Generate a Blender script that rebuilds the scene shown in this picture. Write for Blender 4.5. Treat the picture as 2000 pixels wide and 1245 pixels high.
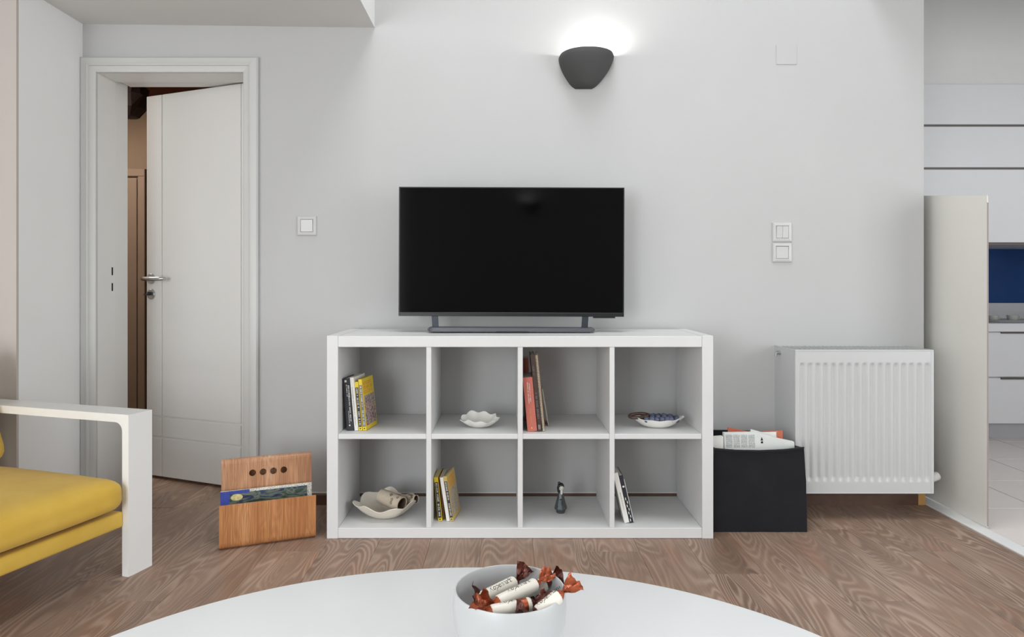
import bpy, bmesh, math, random
from mathutils import Vector, Matrix, noise as mnoise

for o in list(bpy.data.objects):
    bpy.data.objects.remove(o)
S = bpy.context.scene
COL = S.collection
R = math.radians

# ------------------------------------------------------------------ camera, world, lights, exposure
F_PX = 1315.0
CAM_Z = 0.975
cd = bpy.data.cameras.new('camera')
cd.sensor_width = 36.0
cd.lens = F_PX / 2000 * 36
cd.shift_x = (1000 - 990) / 2000
cd.shift_y = (552 - 622.5) / 2000
cd.clip_start = 0.02
cam = bpy.data.objects.new('camera', cd)
cam.location = (0, 0, CAM_Z)
cam.rotation_euler = (R(90), 0, 0)
COL.objects.link(cam)
S.camera = cam

w = bpy.data.worlds.new('sky')
S.world = w
w.use_nodes = True
w.node_tree.nodes['Background'].inputs[0].default_value = (0.85, 0.92, 1, 1)
w.node_tree.nodes['Background'].inputs[1].default_value = 0.6


def area(name, loc, rot, sx, sy, power, col=(1, 1, 1), spread=180):
    d = bpy.data.lights.new(name, 'AREA')
    d.shape = 'RECTANGLE'; d.size = sx; d.size_y = sy
    d.energy = power; d.color = col; d.spread = R(spread)
    o = bpy.data.objects.new(name, d)
    o.location = loc; o.rotation_euler = rot
    COL.objects.link(o)
    return o


DAY = (0.93, 0.968, 1.0)
area('skylight', (0.15, 1.7, 4.5), (0, 0, 0), 1.4, 1.6, 68, (0.95, 0.975, 1))
area('upper_window', (0.0, -2.7, 3.1), (R(90 - 18), 0, 0), 4.2, 1.7, 8, DAY)
area('rear_fill', (-2.1, -2.74, 1.15), (R(90), 0, 0), 1.5, 2.1, 92, DAY)  # added fill light for the door and the floor on the left
area('right_fill', (3.95, -0.5, 1.25), (R(90), 0, R(90)), 2.8, 2.2, 92, DAY)  # unseen fill added from the right to brighten the niche wall
area('side_fill', (-2.95, -0.7, 1.3), (R(90), 0, R(-90)), 2.6, 2.1, 30, DAY)  # added side fill for the partition, no real opening there
area('kitchen_fill', (3.95, 1.9, 1.45), (R(90), 0, R(90)), 2.4, 1.9, 12, DAY)  # made-up source that lifts the kitchen and the niche wall
area('hall_lamp', (-2.55, 3.7, 2.18), (0, 0, 0), 0.4, 0.4, 16, (1, 0.95, 0.88))

S.view_settings.view_transform = 'Standard'
S.view_settings.look = 'None'
S.view_settings.gamma = 1
S.view_settings.use_curve_mapping = False
S.view_settings.exposure = 0.12


# ------------------------------------------------------------------ materials
def lin(c):
    return tuple((v / 255 / 12.92) if v <= 10 else ((v / 255 + 0.055) / 1.055) ** 2.4 for v in c)


class NT:
    def __init__(s, name):
        s.m = bpy.data.materials.new(name)
        s.m.use_nodes = True
        s.t = s.m.node_tree
        s.p = s.t.nodes['Principled BSDF']

    def n(s, typ, **kw):
        nd = s.t.nodes.new(typ)
        for k, v in kw.items():
            setattr(nd, k, v)
        return nd

    def l(s, a, b):
        s.t.links.new(a, b)

    def math(s, op, a, b=None, clamp=False):
        nd = s.n('ShaderNodeMath', operation=op, use_clamp=clamp)
        for i, v in enumerate((a, b)):
            if v is None: continue
            if hasattr(v, 'is_linked'): s.l(v, nd.inputs[i])
            else: nd.inputs[i].default_value = v
        return nd.outputs[0]

    def mapping(s, scale, vec=None, loc=None):
        mp = s.n('ShaderNodeMapping')
        mp.inputs['Scale'].default_value = scale
        if vec is None:
            vec = s.n('ShaderNodeTexCoord').outputs['Object']
        s.l(vec, mp.inputs['Vector'])
        if loc is not None:
            s.l(loc, mp.inputs['Location'])
        return mp.outputs[0]

    def noise(s, vec, scale=1, detail=2, rough=0.5, dist=0.0):
        nd = s.n('ShaderNodeTexNoise')
        nd.inputs['Scale'].default_value = scale
        nd.inputs['Detail'].default_value = detail
        nd.inputs['Roughness'].default_value = rough
        nd.inputs['Distortion'].default_value = dist
        s.l(vec, nd.inputs['Vector'])
        return nd.outputs[0]

    def ramp(s, fac, stops):
        nd = s.n('ShaderNodeValToRGB')
        cr = nd.color_ramp
        while len(cr.elements) < len(stops):
            cr.elements.new(0.5)
        for e, (p, c) in zip(cr.elements, stops):
            e.position = p
            e.color = tuple(c) + (1,) if len(c) == 3 else c
        s.l(fac, nd.inputs[0])
        return nd.outputs[0]

    def mix(s, fac, a, b, blend='MIX'):
        nd = s.n('ShaderNodeMix', data_type='RGBA', blend_type=blend)
        for sock, v in ((nd.inputs['Factor'], fac), (nd.inputs['A'], a), (nd.inputs['B'], b)):
            pass
        ins = [nd.inputs[0], nd.inputs[6], nd.inputs[7]]
        for sock, v in zip(ins, (fac, a, b)):
            if hasattr(v, 'is_linked'): s.l(v, sock)
            elif isinstance(v, tuple): sock.default_value = v + (1,) if len(v) == 3 else v
            else: sock.default_value = v
        return nd.outputs[2]

    def bump(s, h, strength=0.2, dist=0.002):
        nd = s.n('ShaderNodeBump')
        nd.inputs['Strength'].default_value = strength
        nd.inputs['Distance'].default_value = dist
        s.l(h, nd.inputs['Height'])
        s.l(nd.outputs[0], s.p.inputs['Normal'])


def plain(name, rgb, rough=0.5, spec=0.5, metal=0.0, vary=0.03, scale=12, bump=0.0, bscale=120, bdist=0.001, coat=0):
    k = NT(name)
    c = lin(rgb)
    v = k.mapping((1, 1, 1))
    n = k.noise(v, scale, 3)
    k.l(k.ramp(n, [(0.3, tuple(x * (1 - vary) for x in c)), (0.7, tuple(min(1, x * (1 + vary)) for x in c))]), k.p.inputs['Base Color'])
    k.p.inputs['Roughness'].default_value = rough
    k.p.inputs['Specular IOR Level'].default_value = spec
    k.p.inputs['Metallic'].default_value = metal
    k.p.inputs['Coat Weight'].default_value = coat
    if bump:
        k.bump(k.noise(v, bscale, 4, 0.6), bump, bdist)
    return k.m


def laminate():
    k = NT('laminate')
    oi = k.n('ShaderNodeObjectInfo')
    rnd = oi.outputs['Random']
    comb = k.n('ShaderNodeCombineXYZ')
    k.l(k.math('MULTIPLY', rnd, 37.0), comb.inputs[0])
    k.l(k.math('MULTIPLY', rnd, 91.0), comb.inputs[1])
    k.l(k.math('MULTIPLY', rnd, 13.0), comb.inputs[2])
    v1 = k.mapping((8.5, 1.35, 1), loc=comb.outputs[0])
    n1 = k.noise(v1, 1, 1.4, 0.45, 0.35)
    rings = k.math('SINE', k.math('MULTIPLY', n1, 150.0))
    rings = k.math('MULTIPLY_ADD', rings, 0.5); rings.node.inputs[2].default_value = 0.5
    rings = k.math('POWER', rings, 1.8)
    v2 = k.mapping((210, 5, 1), loc=comb.outputs[0])
    fib = k.noise(v2, 1, 3, 0.6)
    v3 = k.mapping((5, 1.1, 1), loc=comb.outputs[0])
    tone = k.noise(v3, 1, 3, 0.55)
    v4 = k.mapping((9, 2.2, 1), loc=comb.outputs[0])
    tint = k.noise(v4, 1.3, 2, 0.5)
    base = k.ramp(tone, [(0.25, lin((121, 98, 84))), (0.5, lin((148, 123, 106))), (0.75, lin((168, 142, 123)))])
    warm = k.ramp(tint, [(0.5, (0, 0, 0)), (0.75, (1, 1, 1))])
    base = k.mix(k.math('MULTIPLY', warm, 0.5), base, lin((168, 124, 98)))
    v5 = k.mapping((11, 1.9, 1), loc=comb.outputs[0])
    dk = k.ramp(k.noise(v5, 0.9, 2, 0.5), [(0.58, (0, 0, 0)), (0.74, (1, 1, 1))])
    base = k.mix(k.math('MULTIPLY', dk, 0.5), base, lin((100, 86, 80)))
    base = k.mix(k.math('MULTIPLY', k.ramp(fib, [(0.35, (1, 1, 1)), (0.6, (0, 0, 0))]), 0.30), base, lin((104, 80, 66)))
    # grain lines fade in and out
    fade = k.ramp(k.noise(v3, 1.7, 1), [(0.38, (0.12,) * 3), (0.62, (1, 1, 1))])
    base = k.mix(k.math('MULTIPLY', k.math('MULTIPLY', rings, fade), 0.46), base, lin((192, 168, 150)))
    base = k.mix(k.math('MULTIPLY', k.math('SUBTRACT', 1.0, rings), 0.16), base, lin((94, 74, 62)))
    k.l(base, k.p.inputs['Base Color'])
    k.p.inputs['Roughness'].default_value = 0.42
    k.p.inputs['Specular IOR Level'].default_value = 0.4
    k.bump(k.math('ADD', rings, fib), 0.08, 0.001)
    return k.m


def oak(name, ax, c0, c1, c2, across=24, freq=60):
    """oak veneer, grain along local z"""
    k = NT(name)
    v1 = k.mapping((across, 6, 3.2))
    n1 = k.noise(v1, 1, 1.2, 0.4, 0.25)
    rings = k.math('SINE', k.math('MULTIPLY', n1, freq))
    rings = k.math('MULTIPLY_ADD', rings, 0.5); rings.node.inputs[2].default_value = 0.5
    fib = k.noise(k.mapping((260, 60, 4)), 1, 3, 0.65)
    tone = k.noise(k.mapping((18, 5, 1.6)), 1, 2, 0.5)
    base = k.ramp(tone, [(0.3, lin(c0)), (0.5, lin(c1)), (0.72, lin(c2))])
    base = k.mix(k.math('MULTIPLY', rings, 0.45), base, lin(c0))
    base = k.mix(k.math('MULTIPLY', k.ramp(fib, [(0.42, (1, 1, 1)), (0.56, (0, 0, 0))]), 0.5), base, tuple(0.6 * x for x in lin(c0)))
    k.l(base, k.p.inputs['Base Color'])
    k.p.inputs['Roughness'].default_value = 0.38
    k.bump(fib, 0.1, 0.0006)
    return k.m


def fabric(name, c0, c1, scale=260, rough=0.9):
    k = NT(name)
    v = k.mapping((1, 1, 1))
    wv = k.n('ShaderNodeTexWave', bands_direction='DIAGONAL')
    wv.inputs['Scale'].default_value = scale
    wv.inputs['Distortion'].default_value = 0.8
    k.l(v, wv.inputs[0])
    n = k.noise(v, 9, 3)
    base = k.ramp(n, [(0.3, lin(c0)), (0.7, lin(c1))])
    base = k.mix(k.math('MULTIPLY', wv.outputs['Fac'], 0.22), base, tuple(min(1, x * 1.25) for x in lin(c1)))
    k.l(base, k.p.inputs['Base Color'])
    k.p.inputs['Roughness'].default_value = rough
    k.p.inputs['Specular IOR Level'].default_value = 0.2
    k.p.inputs['Sheen Weight'].default_value = 0.15
    k.bump(wv.outputs['Fac'], 0.25, 0.0008)
    return k.m


def picture(name, stops, scale=(60, 60, 60), dist=1.2):
    k = NT(name)
    v = k.mapping(scale)
    n = k.noise(v, 1, 3, 0.6, dist)
    k.l(k.ramp(n, [(p, lin(c)) for p, c in stops]), k.p.inputs['Base Color'])
    k.p.inputs['Roughness'].default_value = 0.35
    return k.m


M = {}
M['wall'] = plain('wall_paint_dimmed', (187, 187, 186), 0.9, 0.2, vary=0.012, scale=2.5, bump=0.12, bscale=55, bdist=0.002)  # main wall tone, lowered to make up for too much light on it
M['wall_lit'] = plain('wall_paint_lit', (236, 236, 235), 0.9, 0.2, vary=0.012, scale=2.5, bump=0.12, bscale=55, bdist=0.002)  # niche wall tone, raised to stand in for more light
M['ceil'] = plain('ceiling_paint', (216, 216, 214), 0.9, 0.2, vary=0.01, scale=3)
M['gloss'] = plain('white_lacquer', (226, 226, 224), 0.38, 0.45, vary=0.008, scale=4)
M['door'] = plain('door_enamel', (222, 221, 218), 0.42, 0.4, vary=0.012, scale=2)
M['casing'] = plain('casing_enamel_shaded', (196, 196, 193), 0.42, 0.4, vary=0.012, scale=2)  # same gloss as the door, darkened to offset the light on it
M['greige'] = plain('greige_dimmed', (192, 185, 179), 0.9, 0.2, vary=0.012, scale=2.5)  # greige of the front strip, also lowered to offset strong light there
M['shelf'] = plain('white_foil', (213, 213, 212), 0.45, 0.4, vary=0.006, scale=4)
M['brownwall'] = plain('brown_paint', (132, 110, 90), 0.8, 0.2, vary=0.06, scale=4)
M['brownceil'] = plain('red_brown_timber', (98, 52, 34), 0.7, 0.3, vary=0.15, scale=8)
M['browndoor'] = plain('brown_cupboard', (128, 106, 88), 0.6, 0.3, vary=0.04, scale=6)
M['darkorn'] = plain('dark_carving', (46, 30, 26), 0.6, 0.4, vary=0.3, scale=30)
M['lam'] = laminate()
M['base'] = plain('baseboard_wood', (96, 72, 60), 0.5, 0.4, vary=0.12, scale=20)
M['rawend'] = plain('raw_board_end', (196, 150, 92), 0.8, 0.2, vary=0.1, scale=60)
M['dark'] = plain('shadow_gap', (30, 28, 27), 0.9, 0.1)
M['steel'] = plain('brushed_steel', (190, 190, 190), 0.28, 0.5, metal=1.0, vary=0.05)
M['steeldark'] = plain('dark_metal', (70, 72, 76), 0.35, 0.5, metal=0.8)
M['tvbody'] = plain('tv_plastic', (16, 17, 19), 0.35, 0.4)
M['tvscreen'] = plain('tv_glass', (2, 2, 3), 0.07, 0.10, vary=0.0)
M['stand'] = plain('stand_grey_metal', (92, 95, 99), 0.38, 0.5, metal=0.3)
M['standleg'] = plain('stand_leg', (48, 54, 62), 0.4, 0.5, metal=0.3)
M['sconce'] = plain('sconce_grey', (76, 76, 76), 0.75, 0.25, vary=0.02, bump=0.1, bscale=300, bdist=0.0004)
M['switch'] = plain('switch_plastic', (194, 194, 192), 0.35, 0.5, vary=0.004)
M['yellow'] = fabric('mustard_fabric', (212, 172, 68), (222, 185, 84))
M['yellowp'] = plain('mustard_piping', (196, 158, 62), 0.9, 0.2)
M['chairmetal'] = plain('chair_lacquer', (236, 236, 234), 0.4, 0.4, vary=0.005)
M['table'] = plain('table_lacquer', (222, 223, 223), 0.3, 0.4, vary=0.004)
M['oak'] = oak('oak_veneer', 'z', (168, 118, 84), (190, 142, 106), (206, 164, 130))
M['oak2'] = oak('oak_veneer_front', 'z', (166, 108, 66), (190, 132, 84), (206, 152, 104), across=16, freq=85)
M['oakedge'] = plain('plywood_edge', (140, 92, 58), 0.6, 0.3, vary=0.15, scale=80)
M['bin'] = fabric('black_bin_fabric', (18, 18, 22), (26, 26, 31), 420, 0.8)
M['paper'] = plain('newsprint', (214, 216, 212), 0.85, 0.2, vary=0.03, scale=30)
M['paperw'] = plain('white_paper', (228, 226, 220), 0.8, 0.2, vary=0.02)
M['pages'] = plain('book_pages', (205, 200, 188), 0.9, 0.1, vary=0.08, scale=200)
M['orange'] = plain('orange_card', (188, 106, 82), 0.7, 0.2, vary=0.05)
M['ink'] = plain('grey_ink', (120, 120, 118), 0.8, 0.2)
M['inkdark'] = plain('dark_ink', (52, 46, 44), 0.8, 0.2)
M['inkwhite'] = plain('white_ink', (225, 222, 214), 0.6, 0.3)
M['black'] = plain('black_card', (44, 45, 52), 0.5, 0.4, vary=0.06)
M['yellowcard'] = plain('yellow_card', (222, 196, 44), 0.45, 0.4, vary=0.05)
M['tan'] = plain('aged_yellow_card', (196, 168, 92), 0.5, 0.4, vary=0.1, scale=60)
M['redcard'] = plain('brick_red_card', (186, 104, 90), 0.5, 0.4, vary=0.04)
M['gold'] = plain('gold_print', (232, 180, 90), 0.4, 0.5)
M['browncard'] = plain('dark_brown_card', (66, 48, 40), 0.5, 0.4, vary=0.1)
M['browncard2'] = plain('brown_card', (132, 100, 56), 0.5, 0.4, vary=0.12)
M['wire'] = plain('spiral_wire', (186, 142, 96), 0.4, 0.5, metal=0.5)
M['ceramic'] = plain('white_ceramic', (232, 230, 224), 0.25, 0.5, vary=0.01)
M['cream'] = plain('cream_ceramic', (226, 218, 204), 0.3, 0.5, vary=0.03)
M['grape'] = plain('slate_blue_glaze', (84, 90, 110), 0.45, 0.4, vary=0.15, scale=60)
M['stem'] = plain('brown_glaze', (70, 50, 42), 0.35, 0.5, vary=0.2, scale=80)
M['scroll'] = plain('beige_parchment', (196, 182, 164), 0.8, 0.2, vary=0.06, scale=60)
M['scrollin'] = plain('brown_parchment', (104, 88, 72), 0.85, 0.2, vary=0.2, scale=90)
M['figdark'] = plain('dark_glaze', (62, 66, 66), 0.25, 0.6, vary=0.2, scale=50)
M['figblue'] = plain('blue_grey_glaze', (88, 104, 112), 0.25, 0.6, vary=0.15, scale=60)
M['figblack'] = plain('black_glaze', (34, 34, 36), 0.3, 0.6)
M['figface'] = plain('pale_face', (218, 214, 206), 0.4, 0.4)
M['radiator'] = plain('radiator_enamel', (190, 191, 190), 0.35, 0.45, vary=0.004)  # white enamel, greyed so the colour carries its shade
M['chrome'] = plain('chrome', (200, 198, 192), 0.2, 0.5, metal=1.0)
M['partition'] = plain('cream_panel', (218, 216, 209), 0.6, 0.3, vary=0.012, scale=3)
M['edgeband'] = plain('edge_band', (150, 138, 134), 0.6, 0.3)
M['tile'] = plain('floor_tile', (222, 214, 209), 0.35, 0.4, vary=0.02, scale=5)
M['grout'] = plain('grout', (120, 112, 108), 0.9, 0.1)
M['kitchen'] = plain('kitchen_white', (224, 224, 226), 0.3, 0.4, vary=0.004)
M['kwall'] = plain('kitchen_wall', (222, 222, 220), 0.9, 0.2, vary=0.01)
M['alu'] = plain('aluminium_strip', (96, 90, 86), 0.45, 0.5, metal=0.2)
M['plinth'] = plain('plinth_grey', (176, 174, 178), 0.4, 0.4)
M['blueglass'] = plain('blue_splashback', (34, 76, 138), 0.12, 0.5, vary=0.12, scale=3)
M['cup'] = plain('cup_porcelain', (196, 194, 188), 0.3, 0.5)
M['tray'] = plain('grey_tray', (168, 168, 168), 0.35, 0.5)
M['foil'] = plain('brown_foil', (150, 74, 44), 0.3, 0.6, metal=0.55, vary=0.45, scale=70, bump=0.5, bscale=160, bdist=0.002)
M['foildark'] = plain('dark_brown_foil', (84, 40, 30), 0.3, 0.6, metal=0.5, vary=0.4, scale=70, bump=0.5, bscale=160, bdist=0.002)
M['wrapper'] = plain('cream_wrapper', (222, 216, 204), 0.4, 0.4, vary=0.02, scale=40)
M['magpic'] = picture('magazine_print', [(0.3, (34, 42, 64)), (0.42, (52, 66, 92)), (0.5, (112, 118, 100)), (0.56, (78, 94, 78)), (0.7, (30, 38, 46))], (16, 16, 60))
M['magblue'] = plain('magazine_blue', (58, 72, 150), 0.35, 0.4, vary=0.2, scale=40)
M['magspeck'] = picture('magazine_speckle', [(0.35, (60, 56, 60)), (0.5, (222, 218, 206)), (0.7, (240, 238, 230))], (420, 420, 420), 0.3)
M['magsun'] = plain('magazine_sun', (206, 196, 138), 0.4, 0.3, vary=0.25, scale=120)
M['comicpic'] = picture('comic_picture', [(0.3, (60, 66, 96)), (0.42, (84, 84, 96)), (0.5, (190, 184, 170)), (0.58, (150, 50, 60)), (0.72, (56, 50, 58))], (50, 50, 50))
M['comicold'] = picture('faded_picture', [(0.35, (128, 112, 120)), (0.5, (170, 162, 150)), (0.6, (196, 170, 110)), (0.75, (110, 92, 96))], (45, 45, 45))
M['orangeprint'] = plain('orange_print', (222, 140, 44), 0.5, 0.3)

k = NT('frosted_glass')
k.p.inputs['Base Color'].default_value = lin((230, 232, 233)) + (1,)
k.p.inputs['Roughness'].default_value = 0.35
k.p.inputs['Subsurface Weight'].default_value = 0.35
k.p.inputs['Subsurface Radius'].default_value = (0.02, 0.02, 0.02)
k.p.inputs['Subsurface Scale'].default_value = 0.5
k.l(k.ramp(k.noise(k.mapping((1, 1, 1)), 8, 2), [(0.3, lin((184, 185, 185))), (0.7, lin((192, 193, 193)))]), k.p.inputs['Base Color'])
M['frost'] = k.m

k = NT('lamp_bulb')
k.p.inputs['Emission Color'].default_value = (1, 0.97, 0.92, 1)
k.p.inputs['Emission Strength'].default_value = 12
M['bulb'] = k.m


# ------------------------------------------------------------------ mesh helpers
def obj(name, bm, mat, parent=None, smooth=None, loc=None, rot=None):
    me = bpy.data.meshes.new(name)
    bmesh.ops.recalc_face_normals(bm, faces=bm.faces)
    bm.to_mesh(me); bm.free()
    me.materials.append(M[mat] if isinstance(mat, str) else mat)
    if smooth is not None:
        me.shade_smooth()
        if smooth < 180:
            me.set_sharp_from_angle(angle=R(smooth))
    o = bpy.data.objects.new(name, me)
    COL.objects.link(o)
    if parent: o.parent = parent
    if loc: o.location = loc
    if rot: o.rotation_euler = rot
    return o


def thing(name, label, cat, loc=(0, 0, 0), rot=(0, 0, 0), group=None):
    o = bpy.data.objects.new(name, None)
    o.empty_display_size = 0.05
    COL.objects.link(o)
    o.location = loc; o.rotation_euler = rot
    o['label'] = label; o['category'] = cat
    if group: o['group'] = group
    return o


def tag(o, label, cat, group=None):
    o['label'] = label; o['category'] = cat
    if group: o['group'] = group
    return o


def struct(o, label=None, cat=None):
    o['kind'] = 'structure'
    if label: o['label'] = label
    if cat: o['category'] = cat
    return o


def bx(bm, x0, x1, y0, y1, z0, z1, bev=0.0, seg=2):
    t = bmesh.new() if bev else bm
    vs = [t.verts.new((x, y, z)) for x in (x0, x1) for y in (y0, y1) for z in (z0, z1)]
    for f in ((0, 1, 3, 2), (4, 6, 7, 5), (0, 4, 5, 1), (2, 3, 7, 6), (0, 2, 6, 4), (1, 5, 7, 3)):
        t.faces.new([vs[i] for i in f])
    if bev:
        bmesh.ops.bevel(t, geom=t.edges[:], offset=bev, segments=seg, affect='EDGES', profile=0.5)
        merge(bm, t)
    return bm


def merge(bm, t, mat=None):
    t.verts.index_update()
    mp = [bm.verts.new((mat @ v.co) if mat else v.co) for v in t.verts]
    for f in t.faces:
        try: bm.faces.new([mp[v.index] for v in f.verts])
        except ValueError: pass
    t.free()


def B(*a, **k):
    return bx(bmesh.new(), *a, **k)


def extr(bm, pts, a, b, plane='xz'):
    """closed 2d outline swept from a to b along the remaining axis"""
    def P(p, t):
        if plane == 'xz': return (p[0], t, p[1])
        if plane == 'yz': return (t, p[0], p[1])
        return (p[0], p[1], t)
    v0 = [bm.verts.new(P(p, a)) for p in pts]
    v1 = [bm.verts.new(P(p, b)) for p in pts]
    n = len(pts)
    for i in range(n):
        bm.faces.new((v0[i], v0[(i + 1) % n], v1[(i + 1) % n], v1[i]))
    bm.faces.new(v0[::-1]); bm.faces.new(v1)
    return bm


def lathe(bm, prof, seg=32, fr=None, cap=True):
    rings = []
    for r, z in prof:
        ring = []
        for i in range(seg):
            a = 2 * math.pi * i / seg
            p = Vector((r * math.cos(a), r * math.sin(a), z))
            if fr: p = Vector(fr(a, r, z))
            ring.append(bm.verts.new(p))
        rings.append(ring)
    for q in range(len(rings) - 1):
        for i in range(seg):
            j = (i + 1) % seg
            bm.faces.new((rings[q][i], rings[q][j], rings[q + 1][j], rings[q + 1][i]))
    if cap:
        bm.faces.new(rings[0][::-1]); bm.faces.new(rings[-1])
    return bm


def tube(bm, pts, r, seg=10, cap=True):
    pts = [Vector(p) for p in pts]
    rr = r if isinstance(r, (list, tuple)) else [r] * len(pts)
    rings = []
    up = None
    for i, p in enumerate(pts):
        d = (pts[min(i + 1, len(pts) - 1)] - pts[max(i - 1, 0)]).normalized()
        if up is None:
            up = Vector((0, 0, 1)) if abs(d.z) < 0.9 else Vector((1, 0, 0))
        a = (up - d * up.dot(d)).normalized()
        b = d.cross(a)
        up = a
        rings.append([bm.verts.new(p + (a * math.cos(2 * math.pi * t / seg) + b * math.sin(2 * math.pi * t / seg)) * rr[i]) for t in range(seg)])
    for q in range(len(rings) - 1):
        for i in range(seg):
            j = (i + 1) % seg
            bm.faces.new((rings[q][i], rings[q][j], rings[q + 1][j], rings[q + 1][i]))
    if cap:
        bm.faces.new(rings[0][::-1]); bm.faces.new(rings[-1])
    return bm


def sphere(bm, c, r, u=12, v=8, sc=(1, 1, 1)):
    t = bmesh.new()
    bmesh.ops.create_uvsphere(t, u_segments=u, v_segments=v, radius=r)
    merge(bm, t, Matrix.Translation(c) @ Matrix.Diagonal(Vector(sc).to_4d()))
    return bm


def pillow(bm, cx, cy, cz, hx, hy, hz, r, n=14, bulge=0.0, wob=0.0):
    """soft rounded box"""
    t = bmesh.new()
    bmesh.ops.create_cube(t, size=2)
    bmesh.ops.subdivide_edges(t, edges=t.edges[:], cuts=n, use_grid_fill=True)
    for v in t.verts:
        p = Vector((v.co.x * hx, v.co.y * hy, v.co.z * hz))
        q = Vector((max(-hx + r, min(hx - r, p.x)), max(-hy + r, min(hy - r, p.y)), max(-hz + r, min(hz - r, p.z))))
        d = p - q
        if d.length > 1e-6:
            p = q + d.normalized() * r if d.length > r else p
        k_ = (1 - (p.x / hx) ** 2) * (1 - (p.y / hy) ** 2)
        p.z += bulge * max(0, k_) ** 0.7 * (1 if p.z > 0 else -0.2)
        if wob:
            p += Vector((mnoise.noise(p * 9), mnoise.noise(p * 9 + Vector((7, 0, 0))), mnoise.noise(p * 9 + Vector((0, 9, 0))))) * wob
        v.co = p + Vector((cx, cy, cz))
    merge(bm, t)
    return bm


rng = random.Random(7)


def glyphs(bm, length, height, at, du, dv, off, gap=0.35, wmin=0.4, wmax=0.8, seed=1):
    """a line of small illegible letter strokes: at = start, du = reading direction, dv = letter height direction, off = outward normal"""
    g = random.Random(seed)
    at, du, dv, off = Vector(at), Vector(du).normalized(), Vector(dv).normalized(), Vector(off).normalized()
    x = 0.0
    th = 0.0003

    def q(u0, u1, v0, v1):
        ps = [at + du * a_ + dv * b_ for a_, b_ in ((u0, v0), (u1, v0), (u1, v1), (u0, v1))]
        lo = [bm.verts.new(p) for p in ps]
        hi = [bm.verts.new(p + off * th) for p in ps]
        bm.faces.new(hi)
        for i in range(4):
            bm.faces.new((lo[i], lo[(i + 1) % 4], hi[(i + 1) % 4], hi[i]))
    while x < length:
        w_ = height * g.uniform(wmin, wmax)
        s = height * 0.22
        kind = g.randrange(4)
        if x + w_ > length: break
        q(x, x + s, 0, height)
        if kind in (0, 1): q(x + w_ - s, x + w_, 0, height)
        if kind in (0, 2): q(x + s, x + w_, height - s, height)
        if kind in (1, 3): q(x + s, x + w_ - (s if kind == 1 else 0), height * 0.45, height * 0.45 + s * 0.8)
        if kind == 2: q(x + s, x + w_, 0, s)
        x += w_ + height * gap * (1 if g.random() > 0.16 else 3)
    return bm


def duplicate(root, label, loc=None, rot=None):
    r = root.copy(); COL.objects.link(r)
    r['label'] = label
    if loc is not None: r.location = loc
    if rot is not None: r.rotation_euler = rot
    for ch in list(root.children):
        c = ch.copy(); COL.objects.link(c); c.parent = r
        for g in list(ch.children):
            d = g.copy(); COL.objects.link(d); d.parent = c
    return r


# ================================================================== THE ROOM
WY = 2.96          # back wall face
WT = 0.25
XL = -1.865        # niche side wall face
LY = 2.56          # face of the projecting wall
XR = 1.833         # free end of back wall
DX0, DX1, DZ = -1.80, -1.155, 1.896   # clear door opening
H = 4.6

fl = struct(obj('floor', B(-3.0, 1.84, -2.8, 4.6, -0.06, -0.009), 'base'))
PW, PL = 0.192, 1.28
cache = {}
x = -1.44 - 7 * PW
row = 0
while x < 1.834:
    x1 = min(x + PW, 1.834)
    end = 4.55 if (x > -2.3 and x1 < -0.9) else WY + 0.02
    offs = [0.31, 0.93, 0.12, 0.72, 0.5, 1.1][row % 6]
    y = -1.9 + offs
    if abs(x - (-1.44 - PW)) < 0.01:
        y = 2.914 - 3 * PL
    elif abs(x + 1.44) < 0.01:
        y = 2.2 - 3 * PL
    while y < end:
        y1 = y + PL
        if y1 > 0.2 or True:
            gap = 0.0006
            ge = 0.0045 if abs(y1 - 2.914) < 0.001 else 0.0008
            yy1 = min(y1, end)
            key = (round(x1 - x, 4), round(yy1 - y, 4), ge)
            if key not in cache:
                hw, hl = (x1 - x) / 2, (yy1 - y) / 2
                p = obj('plank', B(-hw + gap / 2, hw - gap / 2, -hl, hl - ge, -0.008, 0, bev=0.0007, seg=1), 'lam', fl)
                cache[key] = p.data
            else:
                p = bpy.data.objects.new('plank', cache[key]); COL.objects.link(p); p.parent = fl
            p.location = ((x + x1) / 2, (y + yy1) / 2, 0)
        y = y1
    x = x1
    row += 1

bm = bmesh.new()
bx(bm, XL, DX0 - 0.03, WY, WY + WT, 0, H)
bx(bm, DX0 - 0.03, DX1 + 0.03, WY, WY + WT, DZ + 0.03, H)
bx(bm, DX1 + 0.03, XR, WY, WY + WT, 0, H)
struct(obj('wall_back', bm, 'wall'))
struct(obj('wall_left', B(-3.0, XL, LY + 0.012, WY + WT, 0, H), 'wall_lit'))
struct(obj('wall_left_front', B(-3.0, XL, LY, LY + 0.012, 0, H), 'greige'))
struct(obj('wall_side', B(-3.1, -3.0, -2.8, LY, 0, H), 'wall_lit'))
struct(obj('wall_rear', B(-3.1, 4.1, -2.95, -2.8, 0, H), 'wall_lit'))
struct(obj('ceiling', B(-3.1, 4.1, -2.95, WY + WT, H, H + 0.1), 'ceil'))
# lowered ceiling above the door niche, its underside dips a little towards the room
bm = bmesh.new()
SX = -0.581
extr(bm, [(-3.0, 2.115), (XL, 2.112), (SX, 2.096), (SX, 2.75), (-3.0, 2.75)], 0.9, WY, 'xz')
struct(obj('ceiling_soffit', bm, 'ceil'))
# unseen slab added above the frame to cast the back wall's diagonal shadow
struct(obj('ceiling_shadow_slab', B(1.56, 4.0, 0.9, WY, 2.30, 2.5), 'ceil'))
struct(obj('ceiling_kitchen', B(XR, 4.0, WY, 4.9, 2.66, 2.8), 'ceil'))
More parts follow.
